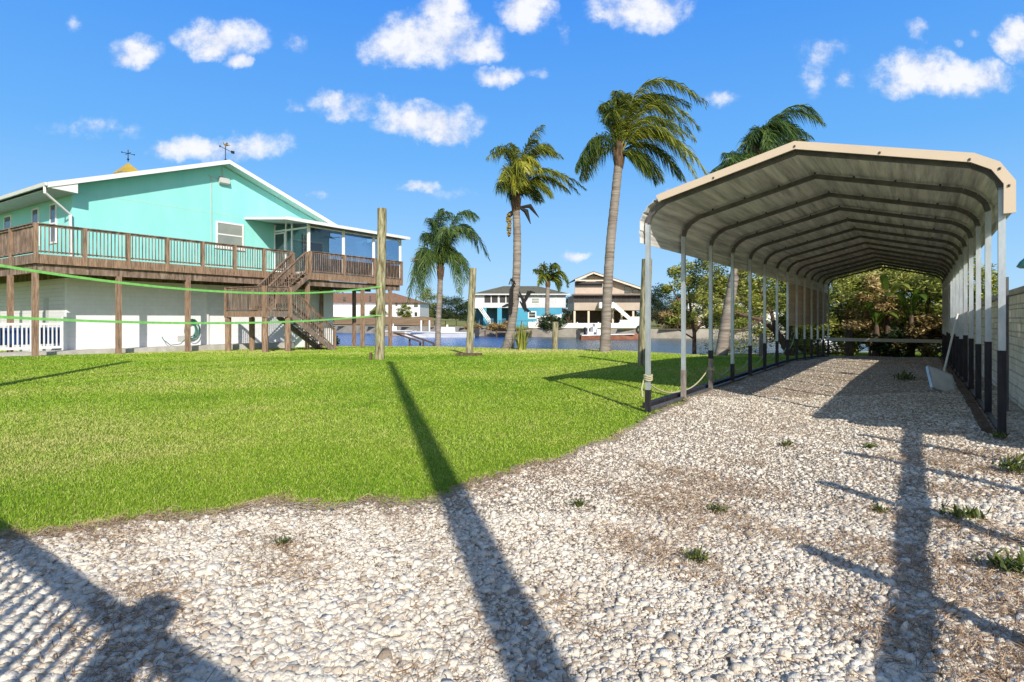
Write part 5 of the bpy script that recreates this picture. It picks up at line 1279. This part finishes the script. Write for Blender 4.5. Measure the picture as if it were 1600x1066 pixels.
w = bpy.data.worlds.new('World'); scn.world = w; w.use_nodes = True; nt = w.node_tree; L = nt.links.new
bg = nt.nodes['Background']; bg.inputs['Strength'].default_value = .135
sky = nd(nt, 'ShaderNodeTexSky', sky_type='NISHITA'); sky.sun_disc = False
sky.sun_elevation = R(EL); sky.sun_rotation = R(180+AZ); sky.altitude = 0; sky.air_density = 1.0; sky.dust_density = .4; sky.ozone_density = 2.0
tc = nd(nt, 'ShaderNodeTexCoord'); sp = nd(nt, 'ShaderNodeSeparateXYZ'); L(tc.outputs['Generated'], sp.inputs[0])
SKS = .135
rmp = nd(nt, 'ShaderNodeValToRGB'); L(sp.outputs[2], rmp.inputs[0]); els = rmp.color_ramp.elements
def sc(c): return (c[0]/8, c[1]/8, c[2]/8, 1)
els[0].position = 0; els[0].color = (.45,.73,.99,1)
els[1].position = .78; els[1].color = (.03,.10,.30,1)
for p_, c_ in ((.10,(.32,.63,1.0)), (.26,(.145,.47,1.0)), (.48,(.065,.325,.97))):
    e_ = els.new(p_); e_.color = c4(c_)
gv = nd(nt, 'ShaderNodeVectorMath', operation='SCALE'); L(rmp.outputs[0], gv.inputs[0]); gv.inputs['Scale'].default_value = 1/SKS
ff = nd(nt, 'ShaderNodeMapRange', interpolation_type='SMOOTHSTEP'); L(sp.outputs[1], ff.inputs['Value']); ff.inputs['From Min'].default_value = -.15; ff.inputs['From Max'].default_value = .55; ff.inputs['To Max'].default_value = .9
hsv = nd(nt, 'ShaderNodeMix', data_type='RGBA'); L(ff.outputs[0], hsv.inputs[0]); L(sky.outputs[0], hsv.inputs[6]); L(gv.outputs[0], hsv.inputs[7])
ym = nd(nt, 'ShaderNodeMath', operation='MAXIMUM'); L(sp.outputs[1], ym.inputs[0]); ym.inputs[1].default_value = .05
dx = nd(nt, 'ShaderNodeMath', operation='DIVIDE'); L(sp.outputs[0], dx.inputs[0]); L(ym.outputs[0], dx.inputs[1])
dz = nd(nt, 'ShaderNodeMath', operation='DIVIDE'); L(sp.outputs[2], dz.inputs[0]); L(ym.outputs[0], dz.inputs[1])
pv = nd(nt, 'ShaderNodeCombineXYZ'); L(dx.outputs[0], pv.inputs[0]); L(dz.outputs[0], pv.inputs[1])
# wind-torn offset so that the cloud outlines are ragged
n0 = nd(nt, 'ShaderNodeTexNoise', Scale=16.0, Detail=7, Roughness=.6); L(pv.outputs[0], n0.inputs['Vector'])
sb = nd(nt, 'ShaderNodeVectorMath', operation='SUBTRACT'); L(n0.outputs['Color'], sb.inputs[0]); sb.inputs[1].default_value = (.5,.5,.5)
ml = nd(nt, 'ShaderNodeVectorMath', operation='SCALE'); L(sb.outputs[0], ml.inputs[0]); ml.inputs['Scale'].default_value = .055
pw = nd(nt, 'ShaderNodeVectorMath', operation='ADD'); L(pv.outputs[0], pw.inputs[0]); L(ml.outputs[0], pw.inputs[1])
CL = [(675,60,98,44,1.0),(625,76,66,28,1.0),(735,80,50,22,1.0),(690,20,40,34,1.0),(820,12,50,36,1.0),(1000,12,78,36,.9),(945,20,20,14,.6),(345,62,68,28,1.0),(325,78,30,20,.8),(370,97,22,12,.9),(212,80,40,25,1.0),(200,88,28,16,.9),
      (668,192,80,28,1.0),(640,188,46,22,1.0),(690,210,60,16,.9),(548,166,62,22,.62),(525,160,30,18,.75),(600,168,40,20,.45),(340,230,110,22,.75),(262,236,40,18,.75),(415,225,50,18,.5),(780,122,38,16,.8),(845,118,24,10,.4),
      (1470,120,105,30,1.0),(1440,112,60,36,1.0),(1530,128,50,26,.9),(1410,135,50,22,.7),(1293,78,44,28,.5),(1272,120,20,40,.42),(1318,120,24,16,.45),(1432,45,15,22,.55),(1588,62,34,36,1.0),(1525,46,12,12,.6),(1496,62,12,9,.4),
      (653,292,36,8,.75),(895,398,30,10,.7),(1062,300,22,12,.8),(460,170,22,12,.5),(1128,153,34,14,.35),(462,65,18,22,.35),(118,35,14,14,.3),(880,45,12,26,.4),(490,300,20,8,.4),(150,200,110,20,.3),(700,300,90,10,.2)]
acc = None
for (px, py, rx, ry, st__) in CL:
    s1 = nd(nt, 'ShaderNodeVectorMath', operation='SUBTRACT'); L(pw.outputs[0], s1.inputs[0]); s1.inputs[1].default_value = ((px-800)/900, (497-py)/900, 0)
    s2 = nd(nt, 'ShaderNodeVectorMath', operation='MULTIPLY'); L(s1.outputs[0], s2.inputs[0]); s2.inputs[1].default_value = (900/rx, 900/ry, 0)
    s3 = nd(nt, 'ShaderNodeVectorMath', operation='LENGTH'); L(s2.outputs[0], s3.inputs[0])
    s4 = nd(nt, 'ShaderNodeMapRange'); L(s3.outputs['Value'], s4.inputs['Value']); s4.inputs['From Min'].default_value = 1.35; s4.inputs['From Max'].default_value = .25; s4.inputs['To Max'].default_value = st__
    if acc is None: acc = s4.outputs[0]
    else:
        mx = nd(nt, 'ShaderNodeMath', operation='MAXIMUM'); L(acc, mx.inputs[0]); L(s4.outputs[0], mx.inputs[1]); acc = mx.outputs[0]
n1 = nd(nt, 'ShaderNodeTexNoise', Scale=15.0, Detail=10, Roughness=.66); L(pv.outputs[0], n1.inputs['Vector'])
m1 = nd(nt, 'ShaderNodeMapRange'); L(n1.outputs['Fac'], m1.inputs['Value']); m1.inputs['From Min'].default_value = .3; m1.inputs['From Max'].default_value = .7; m1.inputs['To Min'].default_value = -.40; m1.inputs['To Max'].default_value = .46
ad = nd(nt, 'ShaderNodeMath', operation='ADD'); L(acc, ad.inputs[0]); L(m1.outputs[0], ad.inputs[1])
mm_ = nd(nt, 'ShaderNodeMath', operation='MULTIPLY'); L(ad.outputs[0], mm_.inputs[0])
gate = nd(nt, 'ShaderNodeMapRange'); L(acc, gate.inputs['Value']); gate.inputs['From Min'].default_value = 0; gate.inputs['From Max'].default_value = .25; L(gate.outputs[0], mm_.inputs[1])
al = nd(nt, 'ShaderNodeMapRange', interpolation_type='SMOOTHSTEP'); L(mm_.outputs[0], al.inputs['Value']); al.inputs['From Min'].default_value = .04; al.inputs['From Max'].default_value = 1.0; al.inputs['To Max'].default_value = .97
fy = nd(nt, 'ShaderNodeMapRange'); L(sp.outputs[1], fy.inputs['Value']); fy.inputs['From Min'].default_value = .06; fy.inputs['From Max'].default_value = .2
af = nd(nt, 'ShaderNodeMath', operation='MULTIPLY'); L(al.outputs[0], af.inputs[0]); L(fy.outputs[0], af.inputs[1])
cc = nd(nt, 'ShaderNodeValToRGB'); L(n1.outputs['Fac'], cc.inputs[0]); cc.color_ramp.elements[0].position = .40; cc.color_ramp.elements[0].color = (5.2,5.7,7.0,1); cc.color_ramp.elements[1].position = .56; cc.color_ramp.elements[1].color = (7.2,7.3,7.6,1)
mix = nd(nt, 'ShaderNodeMix', data_type='RGBA'); L(af.outputs[0], mix.inputs[0]); L(hsv.outputs[2], mix.inputs[6]); L(cc.outputs[0], mix.inputs[7])
L(mix.outputs[2], bg.inputs['Color'])

cam = bpy.data.cameras.new('camera'); cam.sensor_width = 36; cam.lens = 900/1600*36; cam.shift_y = -36/1600; cam.clip_end = 9000; cam.clip_start = .05
co = bpy.data.objects.new('camera', cam); COL.objects.link(co); co.location = (0,0,CAMZ); co.rotation_euler = (R(90),0,0); scn.camera = co
scn.view_settings.view_transform = 'Standard'; scn.view_settings.look = 'None'; scn.view_settings.exposure = 0; scn.view_settings.gamma = 1
scn.render.engine = 'CYCLES'; scn.cycles.use_denoising = True; scn.cycles.max_bounces = 6; scn.cycles.diffuse_bounces = 4; scn.cycles.glossy_bounces = 3; scn.cycles.transparent_max_bounces = 16
